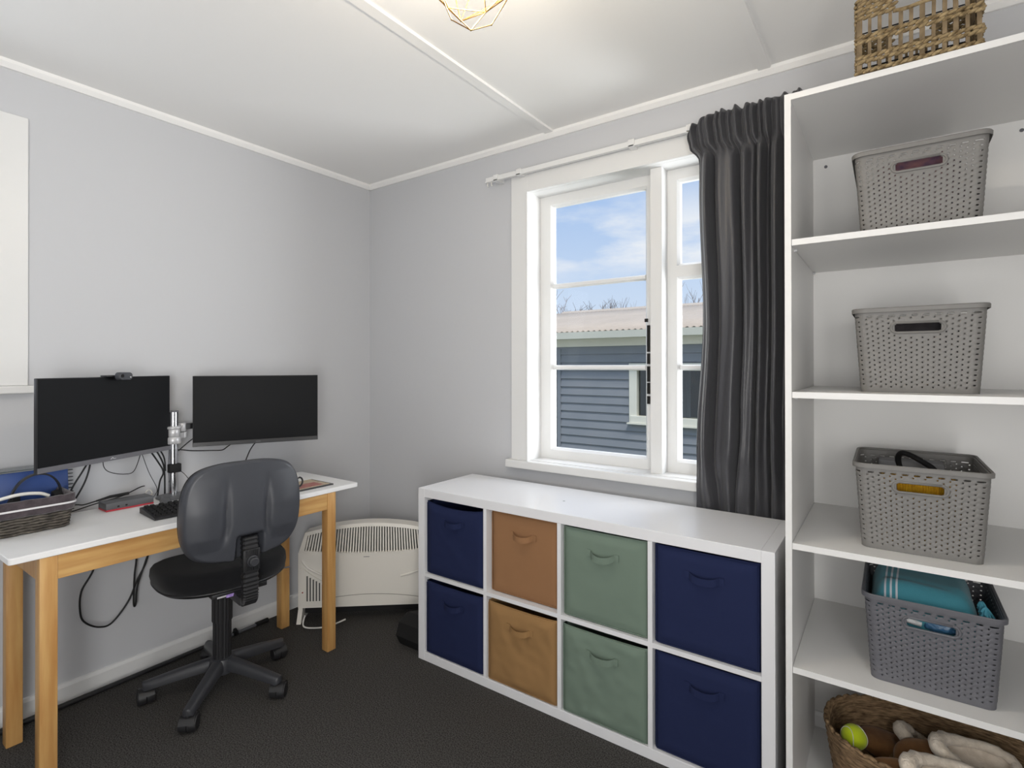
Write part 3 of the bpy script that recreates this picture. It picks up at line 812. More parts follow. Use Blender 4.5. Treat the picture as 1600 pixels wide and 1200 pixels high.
# dock, keyboard, sheet, ring
dc = thing('docking_station', 'grey docking station with a red line along its lower edge on the desk', 'docking station', (.147, -1.362, DZ), math.radians(0))
MB().box((-.042, -.082, .007), (.040, .082, .032), .002).part('case', mat('dock_grey', (86, 87, 90), .45), dc, 30)
MB().box((-.042, -.082, .001), (.0405, .082, .007), .001).part('red_base', mat('dock_red', (176, 46, 58), .45), dc)
b = MB()
for y in (-.045, -.018): b.box((.0395, y, .013), (.0412, y+.007, .019))
b.part('port', M_blkm, dc)

kb = thing('keyboard', 'black computer keyboard on the desk behind the office chair', 'keyboard', (.405, -1.165, DZ), math.radians(-4.0))
b = MB(); b.prism([(-.085, .001), (.08, .001), (.083, .008), (-.078, .024), (-.085, .02)], -.215, .215, 'y'); b.part('case', M_blk, kb, 30)
random.seed(2)
for r_ in range(6):
    x = -.066+.0235*r_; zt = .023-.0162*(x+.078)/.161
    yy = -.205
    while yy < .20:
        kw_ = .0165 if not (r_ == 5 and -.12 < yy < -.02) else .10
        if r_ == 0 and random.random() < .12: yy += .012
        b = MB(); b.loft([[(x+sx*.0085*s, yy+kw_/2+sy*(kw_/2)*s, zt+z-.0162/.161*sx*.008) for sx, sy in ((-1,-1),(1,-1),(1,1),(-1,1))] for z, s in ((-.002, 1), (.002, 1), (.0065, .8))])
        b.part('key', M_blkm, kb); yy += kw_+.0026

nt_ = thing('printed_sheet', 'red and cream printed card on a dark backing near the desk\'s window end', 'card', (.41, -.76, DZ), math.radians(0))
MB().box((-.085, -.15, .0005), (.088, .125, .006), .001).part('backing', M_bezeld, nt_)
MB().box((-.08, -.148, .006), (.075, .112, .0075)).part('sheet', mat('card_cream', (206, 192, 168), .7, .3, var=((176, 160, 138), 60, 3)), nt_)
MB().box((-.01, -.148, .0074), (.066, .085, .0079)).part('red_panel', mat('card_red', (162, 100, 98), .7, .3, var=((182, 130, 122), 30, 3)), nt_)
rgx = thing('mug', 'small mug mostly hidden behind the chair back, its dark ring handle showing', 'mug', (.455, -.842, DZ))
b = MB(); b.loft([[(r_*math.cos(2*PI*k/28), r_*math.sin(2*PI*k/28), z) for k in range(28)] for r_, z in ((.036, .001), (.039, .004), (.040, .08), (.037, .08), (.035, .008))]); b.part('cup', M_white, rgx, 40)
MB().tube([(.0, .054+.016*math.cos(a), .036+.020*math.sin(a)) for a in [2*PI*k/24 for k in range(24)]], .004, 8, closed=True).part('handle', M_bezeld, rgx, 60)

# ------------------------------------------------------------------ wicker basket with fabric liner, headphones, blue folder
wk = thing('wicker_basket', 'dark wicker basket with a plum grey plush liner and white ribbon on the desk end', 'basket', (.185, -1.685, DZ+.0005))
w_, d_, = .215, .222
b = MB()
for j in range(8):
    z = .005+.0095*j
    for ph in (0, 1):
        pts = []
        ol = rrect(w_*(.93+.07*j/8), d_*(.93+.07*j/8), .025, 5)
        per = []
        for i in range(len(ol)):
            p = Vector((*ol[i], 0)); q = Vector((*ol[(i+1) % len(ol)], 0)); n = max(1, int((q-p).length/.007))
            per += [p.lerp(q, k/n) for k in range(n)]
        for i, p in enumerate(per):
            pts.append((p.x*(1+.018*math.sin(i*PI/2.2+ph*PI+j*PI)), p.y*(1+.018*math.sin(i*PI/2.2+ph*PI+j*PI)), z+ph*.001+.001*math.sin(i*.7)))
        b.tube(pts, .0044, 6, closed=True)
b.part('weave', M_wicker, wk, 180)
b = MB(); rings = []
for z, e in ((.004, .86), (.07, .93), (.105, .95), (.116, 1.0), (.114, 1.075), (.095, 1.085), (.066, 1.075), (.06, 1.05), (.07, 1.03)):
    ol = rrect(w_*e, d_*e, .03, 6)
    per = []
    for i in range(len(ol)):
        p = Vector((*ol[i], 0)); q = Vector((*ol[(i+1) % len(ol)], 0)); n = max(1, int((q-p).length/.016)) if i % 7 == 6 else 1
        per += [p.lerp(q, k/13) for k in range(13)] if i % 7 == 6 else [p]
    rings.append([(p.x+.004*fbm(i*.35, z*40, 1), p.y+.004*fbm(i*.35+9, z*40, 4), z+.004*fbm(i*.3, 2, e)) for i, p in enumerate(per)])
b.loft(rings, True, False); b.part('liner', M_plush, wk, 180)
ol = rrect(w_*1.108, d_*1.108, .033, 6)
MB().loft([[(x, y, z) for x, y in rrect(w_*e, d_*e, .033, 6)] for z, e in ((.084, 1.10), (.084, 1.115), (.090, 1.115), (.090, 1.10), (.084, 1.10))], False, False).part('ribbon', M_ribbon, wk, 60)

hp_ = thing('headphones', 'black over-ear headphones resting in the wicker basket', 'headphones', (.2, -1.655, DZ+.10))
arc = [(0, .066*math.cos(a), .0+.086*math.sin(a)) for a in [PI*k/28 for k in range(29)]]
b = MB(); b.loft([[(dx-.0+.02*(z/.088), y*s, z*s) for dx, s in ((-.009, 1), (.009, 1), (.009, 1.07), (-.009, 1.07))] for _, y, z in arc]); b.part('headband', M_blk, hp_, 40)
for sy in (-1, 1):
    b = MB(); b.xf = Matrix.Translation((0, sy*.064, -.014)) @ Matrix.Rotation(sy*.25, 4, 'X')
    b.loft([[(r_*.9*math.cos(2*PI*k/24), sy*y, r_*1.15*math.sin(2*PI*k/24)) for k in range(24)] for r_, y in ((.02, .012), (.03, .008), (.031, -.002), (.03, -.012), (.02, -.016))]); b.part('ear_cup', M_blkm, hp_, 50)
fd = thing('blue_binder', 'blue ring binder standing up behind the headphones on the desk', 'binder', (.125, -1.60, DZ+.012), 0)
fd.rotation_euler = (0, math.radians(-7), 0)
MB().box((-.012, -.15, .0), (.0, .06, .175), .002).part('cover', mat('binder_blue', (46, 76, 140), .45), fd, 30)
MB().box((-.03, -.15, .0), (-.0125, .062, .178), .002).part('pages', mat('paper_white', (226, 226, 224), .7), fd, 30)
b = MB()
for k in range(12): b.tube([(-.012+.011*math.cos(a), .066+.011*math.sin(a), .012+.0135*k) for a in [2*PI*q/12 for q in range(12)]], .0016, 5, closed=True)
b.part('spiral', M_blk, fd, 60)
MB().box((.03, -1.79, DZ+.1905), (.115, -1.60, DZ+.1945), .001).top('clear_tray', mat('smoky_plastic', (96, 104, 108), .2, .6), 'thin grey tray lying on top of the blue binder', 'tray')
MB().tube(smooth_path([(.245, -1.80, .868), (.25, -1.72, .885), (.245, -1.66, .88), (.24, -1.63, .865)]), .006, 8).top('white_strap', M_white, 'pale strap curling over the liner of the wicker basket', 'strap', smooth=60)

# ------------------------------------------------------------------ cables
def cable(label, pts, r=.0026, m=None, nm='cable'):
    MB().tube(smooth_path(pts, 7), r, 7).top(nm, m or M_cable, label, 'cable', smooth=180)
cable('thin black cable drooping in a loop under the webcam screen', [(.13,-1.436,.97),(.13,-1.434,.926),(.13,-1.413,.900),(.13,-1.363,.884),(.13,-1.329,.894),(.13,-1.304,.968)], .0016)
cable('thin black cable running from the webcam screen to the dock', [(.11,-1.298,.968),(.11,-1.270,.877),(.11,-1.239,.803),(.11,-1.244,.776),(.115,-1.262,.7585)], .0013)
cable('black cable crossing beside the chrome pole down to the desk', [(.10,-1.266,.972),(.10,-1.230,.910),(.105,-1.212,.865),(.10,-1.223,.826),(.10,-1.233,.7585)], .0034)
cable('black cable dropping straight behind the chrome pole', [(.10,-1.243,.973),(.10,-1.213,.908),(.10,-1.205,.856),(.10,-1.204,.759)], .0034)
cable('short black cable from the webcam screen to the pole clip', [(.10,-1.231,.975),(.10,-1.207,.926),(.104,-1.203,.868)], .003)
cable('black cable sagging under the screen near the room corner', [(.10,-1.152,.93),(.13,-1.165,.957),(.13,-1.107,.946),(.13,-1.024,.936),(.13,-.976,.932),(.13,-.952,.944),(.16,-.925,.975)], .0026)
cable('black cable rising from the pole to the second screen', [(.10,-1.152,.947),(.10,-1.096,.991),(.12,-1.05,1.02)], .0026)
cable('black cable dropping behind the office chair from a screen', [(.16,-.80,.985),(.13,-.832,.929),(.13,-.857,.883),(.13,-.89,.80),(.12,-.93,.759)], .0028)
cable('thin black cable curving down beside the chrome pole', [(.11,-1.158,.87),(.10,-1.126,.843),(.10,-1.102,.805),(.10,-1.085,.7585)], .0014)
cable('straight black cable from the webcam screen to the wicker basket', [(.15,-1.478,.975),(.13,-1.504,.914),(.13,-1.533,.861),(.12,-1.55,.80)], .0032)
cable('bowed black cable from the webcam screen to the wicker basket', [(.15,-1.480,.975),(.15,-1.488,.921),(.15,-1.505,.868),(.15,-1.54,.80)], .0032)
cable('thick black cable ending in a plug beside the dock', [(.09,-1.56,.775),(.09,-1.514,.785),(.09,-1.488,.780),(.09,-1.447,.786)], .0026)
MB().tube([(.09,-1.447,.786),(.09,-1.40,.794),(.09,-1.335,.796)], [.0035, .006, .006], 8).top('cable_plug', M_cable, 'long black plug at the back edge of the desk beside the dock', 'plug', smooth=60)
cable('black cable running from the wicker basket past the dock to the wall', [(.09,-1.56,.759),(.09,-1.516,.763),(.09,-1.484,.769),(.09,-1.447,.776),(.09,-1.360,.789),(.06,-1.287,.806),(.012,-1.25,.80)], .0024)
cable('black cable hanging in a wide loop against the wall under the desk', [(.06,-1.40,.66),(.04,-1.44,.501),(.04,-1.480,.424),(.04,-1.482,.336),(.04,-1.463,.293),(.04,-1.420,.261),(.04,-1.377,.262),(.04,-1.320,.328),(.04,-1.285,.411),(.04,-1.255,.47),(.05,-1.24,.55)], .0036)
cable('narrow black cable loop hanging beside the wide loop under the desk', [(.05,-1.288,.65),(.045,-1.291,.505),(.045,-1.298,.431),(.045,-1.301,.317),(.045,-1.294,.309),(.045,-1.287,.386),(.045,-1.26,.47),(.045,-1.24,.53)], .0036)
cable('black cable lying over the grey monitor foot', [(.15,-1.15,.775),(.16,-1.12,.7715),(.17,-1.085,.762),(.17,-1.04,.7582)], .003)
MB().tube(smooth_path([(.06,-1.268,.757),(.065,-1.262,.785),(.07,-1.25,.79),(.075,-1.242,.775),(.07,-1.25,.765)]), .003, 7).top('cable_tie', M_wcable, 'small pale twist of cable standing behind the dock', 'cable', smooth=60)

# ------------------------------------------------------------------ office chair
CX, CY = .435, -1.125
ch_ = thing('office_chair', 'black office chair on castors pushed up to the desk', 'chair', (CX, CY, 0), math.radians(-98))
LA = [119.3+72*k for k in range(5)]
b = MB(); b.lathe([(.036, .075), (.05, .08), (.052, .118), (.044, .136), (.038, .138)], 30)
b.part('hub', M_base, ch_, 40)
for a in LA:
    a = math.radians(a); d = Vector((math.cos(a), math.sin(a), 0)); s_ = Vector((-d.y, d.x, 0))
    rings = []
    for t in [k/10 for k in range(11)]+[1.03, 1.045]:
        r_ = .03+.235*t; tt = min(1, t); hw = (.026-.007*tt)*(1 if t <= 1 else (.75 if t < 1.04 else .3)); zt = .138-.046*tt**1.15; th = .042-.012*tt
        th = th if t <= 1 else th*.8
        rings.append([d*r_+s_*(hw*x)+Vector((0, 0, zt-th*(1-z))) for x, z in ((-1, 0), (1, 0), (1, .55), (.72, .9), (.45, 1), (-.45, 1), (-.72, .9), (-1, .55))])
    lg_ = MB().loft(rings).part('base_leg', M_base, ch_, 35)
    ca = MB(); cc = d*.262; wa = math.radians(158)+.35*math.sin(a*2.3)
    w = Vector((math.cos(wa), math.sin(wa), 0)); off = Vector((-w.y, w.x, 0))*.010
    for sgn in (-1, 1):
        p0 = cc+off+w*(sgn*.0012); p1 = cc+off+w*(sgn*.029); c2 = Vector((0, 0, .0302)); r_ = .030
        q = Vector((-w.y, w.x, 0)); z = Vector((0, 0, 1))
        ca.loft([[p+c2+(q*math.cos(2*PI*k/22)+z*math.sin(2*PI*k/22))*rr for k in range(22)] for p, rr in ((p0, r_), (p0.lerp(p1, .7), r_), (p1, r_*.86))])
    q = Vector((-w.y, w.x, 0))
    ca.loft([[cc+off+w*ww+Vector((0, 0, .031))+(q*math.cos(t)+Vector((0, 0, 1))*math.sin(t))*.0325 for t in [PI*(.02+.9*k/12) for k in range(13)]]+[cc+off+w*ww+Vector((0, 0, .031))+(q*math.cos(t)+Vector((0, 0, 1))*math.sin(t))*.024 for t in [PI*(.92-.9*k/12) for k in range(13)]] for ww in (-.026, .026)])
    ca.cyl((cc.x, cc.y, .05), .009, .02, 12)
    ca.part('caster', M_blk, ch_, 40)
def ribbed(r, n=40): return [(r*(1-.05*(k % 2))*math.cos(2*PI*k/n), r*(1-.05*(k % 2))*math.sin(2*PI*k/n)) for k in range(n)]
b = MB(); b.prism(ribbed(.034), .13, .31); b.prism(ribbed(.038), .285, .46); b.part('column', M_blk, ch_, 25)
# seat: pan below, cushion above.  local -y is towards the desk
b = MB(); b.box((-.10, -.10, .452), (.10, .20, .472), .004); b.box((-.03, .12, .43), (.03, .27, .462), .006)
b.part('mechanism', M_blk, ch_, 30)
def seat_ol(s, n=64):
    o = []
    for k in range(n):
        t = 2*PI*k/n; ct, st = math.cos(t), math.sin(t)
        x = .238*math.copysign(abs(ct)**(2/3.0), ct); y = .225*math.copysign(abs(st)**(2/2.7), st)
        if st > 0: x *= 1-.12*st*st
        o.append((x*s, y*s-.015))
    return o
b = MB()
def zc(x, y): return -.018*max(0, -(y)/.22)**2*1.6-.10*x*x*(-.25)
b.loft([[(x, y, z+(zc(x, y) if z > .49 else 0)) for x, y in seat_ol(s)] for z, s in ((.476, .8), (.476, .93), (.482, .98), (.505, 1.0), (.53, .99), (.543, .95), (.551, .86), (.553, .7), (.551, .45), (.549, .2), (.549, .02))])
b.part('seat', M_fabric, ch_, 180)
MB().loft([[(x, y, z) for x, y in seat_ol(s)] for z, s in ((.462, .75), (.464, .93), (.476, .985), (.48, .975))]).part('seat_pan', M_blk, ch_, 50)
# backrest: outline in (x, z), thickness along y
def back_ol(n=96):
    key = [(-.075, .611), (-.13, .622), (-.172, .645), (-.198, .69), (-.209, .76), (-.205, .85), (-.187, .912), (-.152, .948), (-.085, .966), (0, .969)]
    right = [(-x, z) for x, z in key[::-1][1:]]
    pts = [Vector((x, 0, z)) for x, z in key+right]
    bottom = [Vector((.04, 0, .607)), Vector((0, 0, .606)), Vector((-.04, 0, .607))]
    sp = smooth_path(pts+bottom+[pts[0]], 8)[:-1]
    return [(p.x, p.z) for p in sp]
OL = back_ol(); BZ = .79
def back_rings(front):
    out = []
    for s, dep in front:
        r_ = []
        for x, z in OL:
            X, Z = x*s, BZ+(z-BZ)*s
            curve = -.55*X*X+.03*math.cos((Z-.70)*5)
            ext = 0
            if dep > 0:
                ax = abs(X); an = abs(X+.014)
                g = 1/(1+math.exp(-(ax-.066)/.006))
                fz = max(0, min(1, (.925-Z)/.12)); gx = .072+.012*max(0, (.74-Z)/.1)
                fz *= max(0, min(1, (Z-.66)/.05)); ext = .014*fz*max(0, 1-((ax-.14)/.075)**2)-.011*fz*math.exp(-((ax-gx)/.010)**2)+.004*fz*max(0, 1-(ax/.06)**2)
                notch = (1/(1+math.exp((an-.046)/.002)))*(1/(1+math.exp((Z-.695)/.003)))
                ext -= .034*notch
            r_.append((X+.014, .235+curve+dep+ext+(Z-.6)*.12, Z))
        out.append(r_)
    return out
core = [1-.03*k for k in range(1, 33)]+[.02]
rf = back_rings([(s, -.048-.0) for s in core[::-1]]+[(.98, -.040), (1.0, -.028), (1.0, -.012)])
b = MB(); b.loft(rf); b.part('back_cushion', M_fabric, ch_, 180)
rb = back_rings([(1.004, -.013), (1.012, -.008), (1.012, .004), (.998, .016), (.98, .021)]+[(s, .024) for s in core])
b = MB(); b.loft(rb); b.part('back_shell', M_charc, ch_, 50)
# ribbed upright between seat and back with its knob
b = MB(); path = [(.20, .452), (.262, .444), (.283, .452), (.291, .475), (.292, .52), (.290, .58), (.288, .64), (.284, .69)]
sp = smooth_path([(0, y, z) for y, z in path], 7)
ring = []
for i, p in enumerate(sp):
    q = sp[min(i+1, len(sp)-1)]-sp[max(i-1, 0)]; q.normalize(); nrm = Vector((0, q.z, -q.y))
    g = (1.0 if i % 2 else .88); wv = .0285*g; th = .016*g
    ring.append([p+Vector((x*wv, 0, 0))+nrm*(y*th) for x, y in ((-1, -1), (1, -1), (1, .6), (.8, 1), (-.8, 1), (-1, .6))])
b.loft(ring); b.part('back_upright', M_blk, ch_, 20)
b = MB(); b.box((-.03, .296, .565), (.03, .309, .645), .003); 
for k in range(7): b.box((-.022+.0068*k, .308, .618), (-.0195+.0068*k, .3115, .642))
for k in range(7): b.box((-.022+.0068*k, .308, .568), (-.0195+.0068*k, .3115, .585))
b.part('upright_cover', M_blk, ch_, 30)
b = MB(); b.cyl((0, .309, .603), .021, .012, 28, axis='y', bev=.002); b.cyl((0, .319, .603), .0165, .018, 28, axis='y', bev=.003)
b.part('knob', M_base, ch_, 40)
MB().tube(smooth_path([(-.07, .03, .456), (-.16, .06, .455), (-.235, .10, .462)]), .0035, 8).part('lever', M_bezel, ch_, 60)
MB().box((.02, .208, .452), (.055, .2095, .463)).part('tag', mat('purple_tag', (120, 84, 176), .6, var=((176, 150, 210), 160, 2)), ch_, label='purple label')
MB().box((.055, .2085, .4575), (.086, .21, .4635)).part('tag', mat('grey_tag', (184, 184, 186), .6), ch_, label='pale grey label')

# ------------------------------------------------------------------ heater across the corner
ht = thing('panel_heater', 'white convector heater standing across the room corner beyond the desk', 'heater', (.17, -.61, 0), math.radians(40))
HL = .725
def top_z(x): u = (x-HL/2)/(HL/2); return .495-.05*u*u
def gl_z(x): u = (x-HL/2)/(HL/2); return .336+.018*u*u
def bt_z(x): u = (x-HL/2)/(HL/2-.1); return .108+.024*max(0, 1-u*u)
# lower body: front y=0, back y=.085
def xs(n=36): return [HL*k/n for k in range(n+1)]
b = MB()
fl = [(x, gl_z(x)) for x in xs()]; poly = [(0, .07), (HL, .07)]+fl[::-1]
b.prism(poly, .0, .08, 'y'); b.part('body', M_heat, ht, 30)
b = MB()
X = xs()
outer = [(.006, .352)]+[(.03+(HL-.06)*k/36, top_z(.03+(HL-.06)*k/36)) for k in range(37)]+[(HL-.006, .352)]
low = [(x, gl_z(x)+.001) for x in X]
# surround of the curved grille (ring leaning back), then slats
io = [(.045+(HL-.09)*k/30, top_z(.045+(HL-.09)*k/30)-.017) for k in range(31)]; il = [(.03+(HL-.06)*k/30, gl_z(.03+(HL-.06)*k/30)+.013) for k in range(31)]
def yz(z): return (z-.34)*.16
oo = [(.03+(HL-.06)*k/30, top_z(.03+(HL-.06)*k/30)) for k in range(31)]; ol_ = [(.001+(HL-.002)*k/30, gl_z(.001+(HL-.002)*k/30)) for k in range(31)]
ring_o = oo+ol_[::-1]; ring_i = io+il[::-1]
P3 = lambda q, dy: [(x, yz(z)+dy, z) for x, z in q]
b.loft([P3(ring_o, .08), P3(ring_o, .0), P3([(x, z) for x, z in ring_i], -.003), P3(ring_i, .014)], False, False); b.part('grille_frame', M_heat, ht, 30)
b = MB(); nS = 47
for k in range(nS):
    t = (k+.5)/nS; x0 = .03+(HL-.06)*t; x1 = .045+(HL-.09)*t
    z0 = gl_z(x0)+.012; z1 = top_z(x1)-.016; w = .0035
    b.loft([[(x0-w, yz(z0)+.002, z0), (x0+w, yz(z0)+.002, z0), (x0+w, yz(z0)+.014, z0), (x0-w, yz(z0)+.014, z0)], [(x1-w, yz(z1)+.002, z1), (x1+w, yz(z1)+.002, z1), (x1+w, yz(z1)+.014, z1), (x1-w, yz(z1)+.014, z1)]])
b.part('slats', M_heat, ht)
b = MB(); b.prism([(x, z-.012) for x, z in oo]+[(x, z) for x, z in ol_[::-1]], .05, .078, 'y'); b.part('inner_panel', M_heatin, ht)
b = MB()
lo = [(x, bt_z(x)) for x in X]
b.tube([(x, -.0005, z) for x, z in lo[3:-3]], .0016, 5); b.part('seam', mat('heater_seam', (150, 146, 138), .6), ht)
MB().tube(smooth_path([(.02, -.001, .315), (.05, -.004, .28), (.10, -.005, .25), (.17, -.002, .222)]), .006, 8).part('ridge', M_heat, ht, 60)
MB().tube(smooth_path([(HL-.02, -.001, .315), (HL-.06, -.004, .275), (HL-.12, -.005, .245), (HL-.2, -.002, .222)]), .006, 8).part('ridge', M_heat, ht, 60)
cv = [(.012, .10), (.012, .275), (.022, .28), (.07, .24), (.13, .205), (.19, .185), (.19, .10)]
MB().prism(cv, -.009, .001, 'y').part('control_cover', M_heat, ht, 30)
b = MB()
for k in range(9):
    x = .045+.0155*k; zt = .25-.0155*k*.45-.0
    b.box((x, -.0098, .108), (x+.007, -.0088, zt-.012-.02*k/9))
b.part('vent_slots', M_heatin, ht)
MB().cyl((.026, -.0125, .155), .0085, .004, 18, axis='y').part('thermostat_knob', M_white, ht, 40)
MB().cyl((.026, -.0135, .155), .004, .0015, 12, axis='y').part('indicator', mat('red_spot', (150, 66, 50), .5), ht, 40)
for x in (.0, HL-.03):
    MB().prism([(-.03, 0), (.11, 0), (.075, .075), (.01, .075)], x, x+.022, 'x').part('foot', M_heat, ht)
b = MB(); b.box((HL*.5-.03, -.0012, .325), (HL*.5+.0, .0, .3275)); b.part('logo', M_bezel, ht)
MB().box((.03, .02, .035), (HL-.03, .075, .069)).part('element_tray', M_blkm, ht)
MB().tube(smooth_path([(.26, -.63, .066), (.27, -.645, .02), (.31, -.61, .008), (.36, -.56, .012), (.40, -.49, .03)]), .004, 7).top('heater_cable', M_wcable, 'white cable curling on the carpet below the white heater', 'cable', smooth=60)
cable('black cable and plug by the wall behind the office chair', [(.014,-.625,.376),(.06,-.64,.375),(.08,-.66,.36),(.06,-.69,.33),(.03,-.72,.30)], .0035)
kc = thing('speaker_box', 'small black chamfered box on the carpet at the cube shelf\'s heater end', 'box', (.83, -.40, 0))
b = MB(); b.loft([[(x, y*s, .066+(z-.066)*s) for y, z in ((-.055, .001), (.05, .001), (.075, .045), (.06, .115), (.0, .131), (-.06, .105), (-.08, .05))] for x, s in ((-.085, .8), (-.07, 1), (.08, 1))]); b.part('case', M_blkm, kc, 20)
MB().loft([[(x, y, z) for y, z in ((-.05, .03), (.03, .03), (.045, .07), (.02, .1), (-.04, .09))] for x in (-.088, -.084)]).part('grille', M_blk, kc, 20)

# ------------------------------------------------------------------ hiking pole along the baseboard
hk = thing('hiking_pole', 'black hiking pole lying on the carpet along the left wall', 'pole', (.05, -1.2, 0))
MB().tube([(.066, -1.86, .013), (.056, -1.3, .0115), (.046, -.90, .010)], [.011, .009, .008], 10).part('shaft', M_blk, hk, 60, world=True)
MB().tube([(.046, -.90, .010), (.043, -.76, .011)], .0072, 10).part('lower_shaft', M_bezel, hk, 60, world=True)
b = MB(); b.tube([(.0455, -.872, .0185), (.0454, -.866, .0185)], [.018, .018], 20); b.tube([(.0455, -.88, .0125), (.0453, -.858, .0125)], .011, 12); b.part('basket', M_blkm, hk, 40, world=True)
MB().tube([(.0435, -.765, .012), (.042, -.70, .012)], [.0105, .0105], 12).part('tip', M_blkm, hk, 40, world=True)
MB().tube([(.070, -1.92, .017), (.066, -1.78, .016)], [.0155, .0135], 12).part('grip', M_blkm, hk, 40, world=True)

# ------------------------------------------------------------------ pendant lamp
pc = Vector((1.858, -1.249, 2.12))
pl = thing('pendant_lamp', 'gold wire geometric cage pendant hanging from the ceiling', 'pendant light', (pc.x, pc.y, H))
nodes = {'a': (1.858, -1.249, 2.12), 'p1': (1.834, -1.291, 2.132), 'p2': (1.899, -1.222, 2.132), 'p3': (1.798, -1.262, 2.19), 'p4': (1.862, -1.197, 2.19)}
for k in range(6):
    t = math.radians(60*k+20); nodes['m%d' % k] = (1.85+.125*math.cos(t), -1.245+.125*math.sin(t), 2.245+(.02 if k % 2 else -.02)); t += math.radians(30)
    nodes['u%d' % k] = (1.85+.085*math.cos(t), -1.245+.085*math.sin(t), 2.335)
nodes['t'] = (1.85, -1.245, 2.385)
ed = [('a', 'p1'), ('a', 'p2'), ('a', 'p3'), ('a', 'p4'), ('p3', 'p4')]
low_ = ['p1', 'p2', 'p3', 'p4']
for k in range(6):
    m_ = Vector(nodes['m%d' % k]); near = sorted(low_, key=lambda q: (Vector(nodes[q])-m_).length)[:2 if k % 2 == 0 else 1]
    for q in near: ed.append(('m%d' % k, q))
    ed += [('m%d' % k, 'm%d' % ((k+1) % 6)), ('m%d' % k, 'u%d' % k), ('m%d' % k, 'u%d' % ((k-1) % 6)), ('u%d' % k, 'u%d' % ((k+1) % 6)), ('u%d' % k, 't')]
b = MB()
for p, q in ed: b.tube([nodes[p], nodes[q]], .0014, 6)
for v in nodes.values(): b.ell(v, (.0022,)*3, None, 6, 4)
b.part('cage', M_gold, pl, 60, world=True)
MB().cyl((1.85, -1.245, 2.385), .0022, H-2.385-.02, 8).part('cord', M_blkm, pl, world=True)
MB().cyl((1.85, -1.245, H-.022), .05, .022, 28, bev=.004).part('ceiling_rose', M_gold, pl, 40, world=True)
MB().cyl((1.85, -1.245, 2.32), .018, .06, 20, bev=.003).part('lamp_holder', M_gold, pl, 40, world=True)
MB().lathe([(.004, -.075), (.018, -.07), (.029, -.055), (.031, -.04), (.026, -.022), (.014, -.004), (.012, 0)], 24, (1.85, -1.245, 2.318)).part('bulb', emit_mat('bulb_glow', (255, 226, 178), 3), pl, 180, world=True)
pd = bpy.data.lights.new('pendant_light', 'POINT'); pd.energy = 11.5; pd.color = (1, .86, .66); pd.shadow_soft_size = .035
po = bpy.data.objects.new('pendant_light', pd); COL.objects.link(po); po.location = (1.85, -1.245, 2.225)

# ------------------------------------------------------------------ outside: neighbour's house, ground, bare trees
M_board = mat('slate_weatherboard', (143, 146, 150), .6, .3, var=((136, 140, 145), 3, 3))
M_hwhite = mat('house_white', (232, 228, 212), .5)
M_roof = mat('beige_iron_roof', (216, 199, 180), .7, .25, var=((208, 191, 172), 2, 3))
M_twig = mat('bare_twigs', (152, 138, 132), .9)
GZ = -.75
MB().box((-30, .16, GZ-.1), (30, 40, GZ)).struct('ground', mat('lawn', (104, 112, 76), .95, .1, var=((84, 92, 58), 2, 4)))
hs = thing('neighbour_house', 'slate blue weatherboard house with a beige iron roof outside the window', 'house', (1.5, 5.6, GZ))
b = MB()
z = GZ; bh_ = .133
while z < 1.62:
    z1 = min(z+bh_, 1.64)
    segs = [(-1.86, -.60), (.95, 5.0)] if (z1 > .48 and z < 1.34) else [(-1.86, 5.0)]
    if z >= 1.40: segs = [(-3.4, 5.0)]
    for xa, xb in segs: b.prism([(5.6, z), (5.568, z), (5.594, z1), (5.6, z1)], xa, xb, 'x')
    z = z1
b.box((-1.86, 5.6, GZ), (-.60, 5.7, 1.64)); b.box((.95, 5.6, GZ), (5, 5.7, 1.64)); b.box((-.60, 5.6, GZ), (.95, 5.7, .47)); b.box((-.60, 5.6, 1.34), (.95, 5.7, 1.64)); b.box((-3.4, 5.6, 1.40), (-1.86, 5.7, 1.64))
b.part('wall', M_board, hs, world=True)
MB().box((-1.90, 5.565, GZ), (-1.835, 5.72, 1.60)).part('corner_board', M_board, hs, world=True)
MB().box((-3.4, 6.9, GZ), (-1.8, 7.0, 1.9)).part('porch_wall', mat('porch_dark', (78, 78, 72), .9, .1, var=((120, 116, 104), 8, 5), bump=('voronoi', 12, 1)), hs, world=True)
MB().box((-1.86, 5.72, GZ), (-1.8, 7.0, 1.6)).part('end_wall', M_board, hs, world=True)
MB().box((-3.6, 5.55, 1.635), (5, 5.6, 1.80)).part('frieze', M_hwhite, hs, world=True)
MB().box((-3.6, 5.28, 1.79), (5, 5.6, 1.81)).part('soffit', M_hwhite, hs, world=True)
MB().prism([(5.26, 1.75), (5.38, 1.75), (5.38, 1.84), (5.36, 1.84), (5.36, 1.77), (5.275, 1.77), (5.255, 1.855), (5.235, 1.855)], -3.6, 5, 'x').part('gutter', M_hwhite, hs, world=True)
b = MB(); Y0, Z0, Y1, Z1 = 5.30, 1.868, 8.5, 2.53
b.grid(lambda u, v: (-3.6+8.6*u, Y0+(Y1-Y0)*v, Z0+(Z1-Z0)*v+.012*math.sin(2*PI*(8.6*u)/.096)), 700, 3)
ro = b.part('roof', M_roof, hs, 180, world=True); so_ = ro.modifiers.new('thickness', 'SOLIDIFY'); so_.thickness = .006
MB().prism([(8.38, 2.515), (8.5, 2.57), (8.62, 2.515), (8.62, 2.50), (8.38, 2.50)], -3.45, 5, 'x').part('ridge_cap', M_roof, hs, world=True)
MB().box((-3.6, 8.5, GZ), (5, 8.6, 2.48)).part('rear_wall', M_board, hs, world=True)
hw_ = MB()
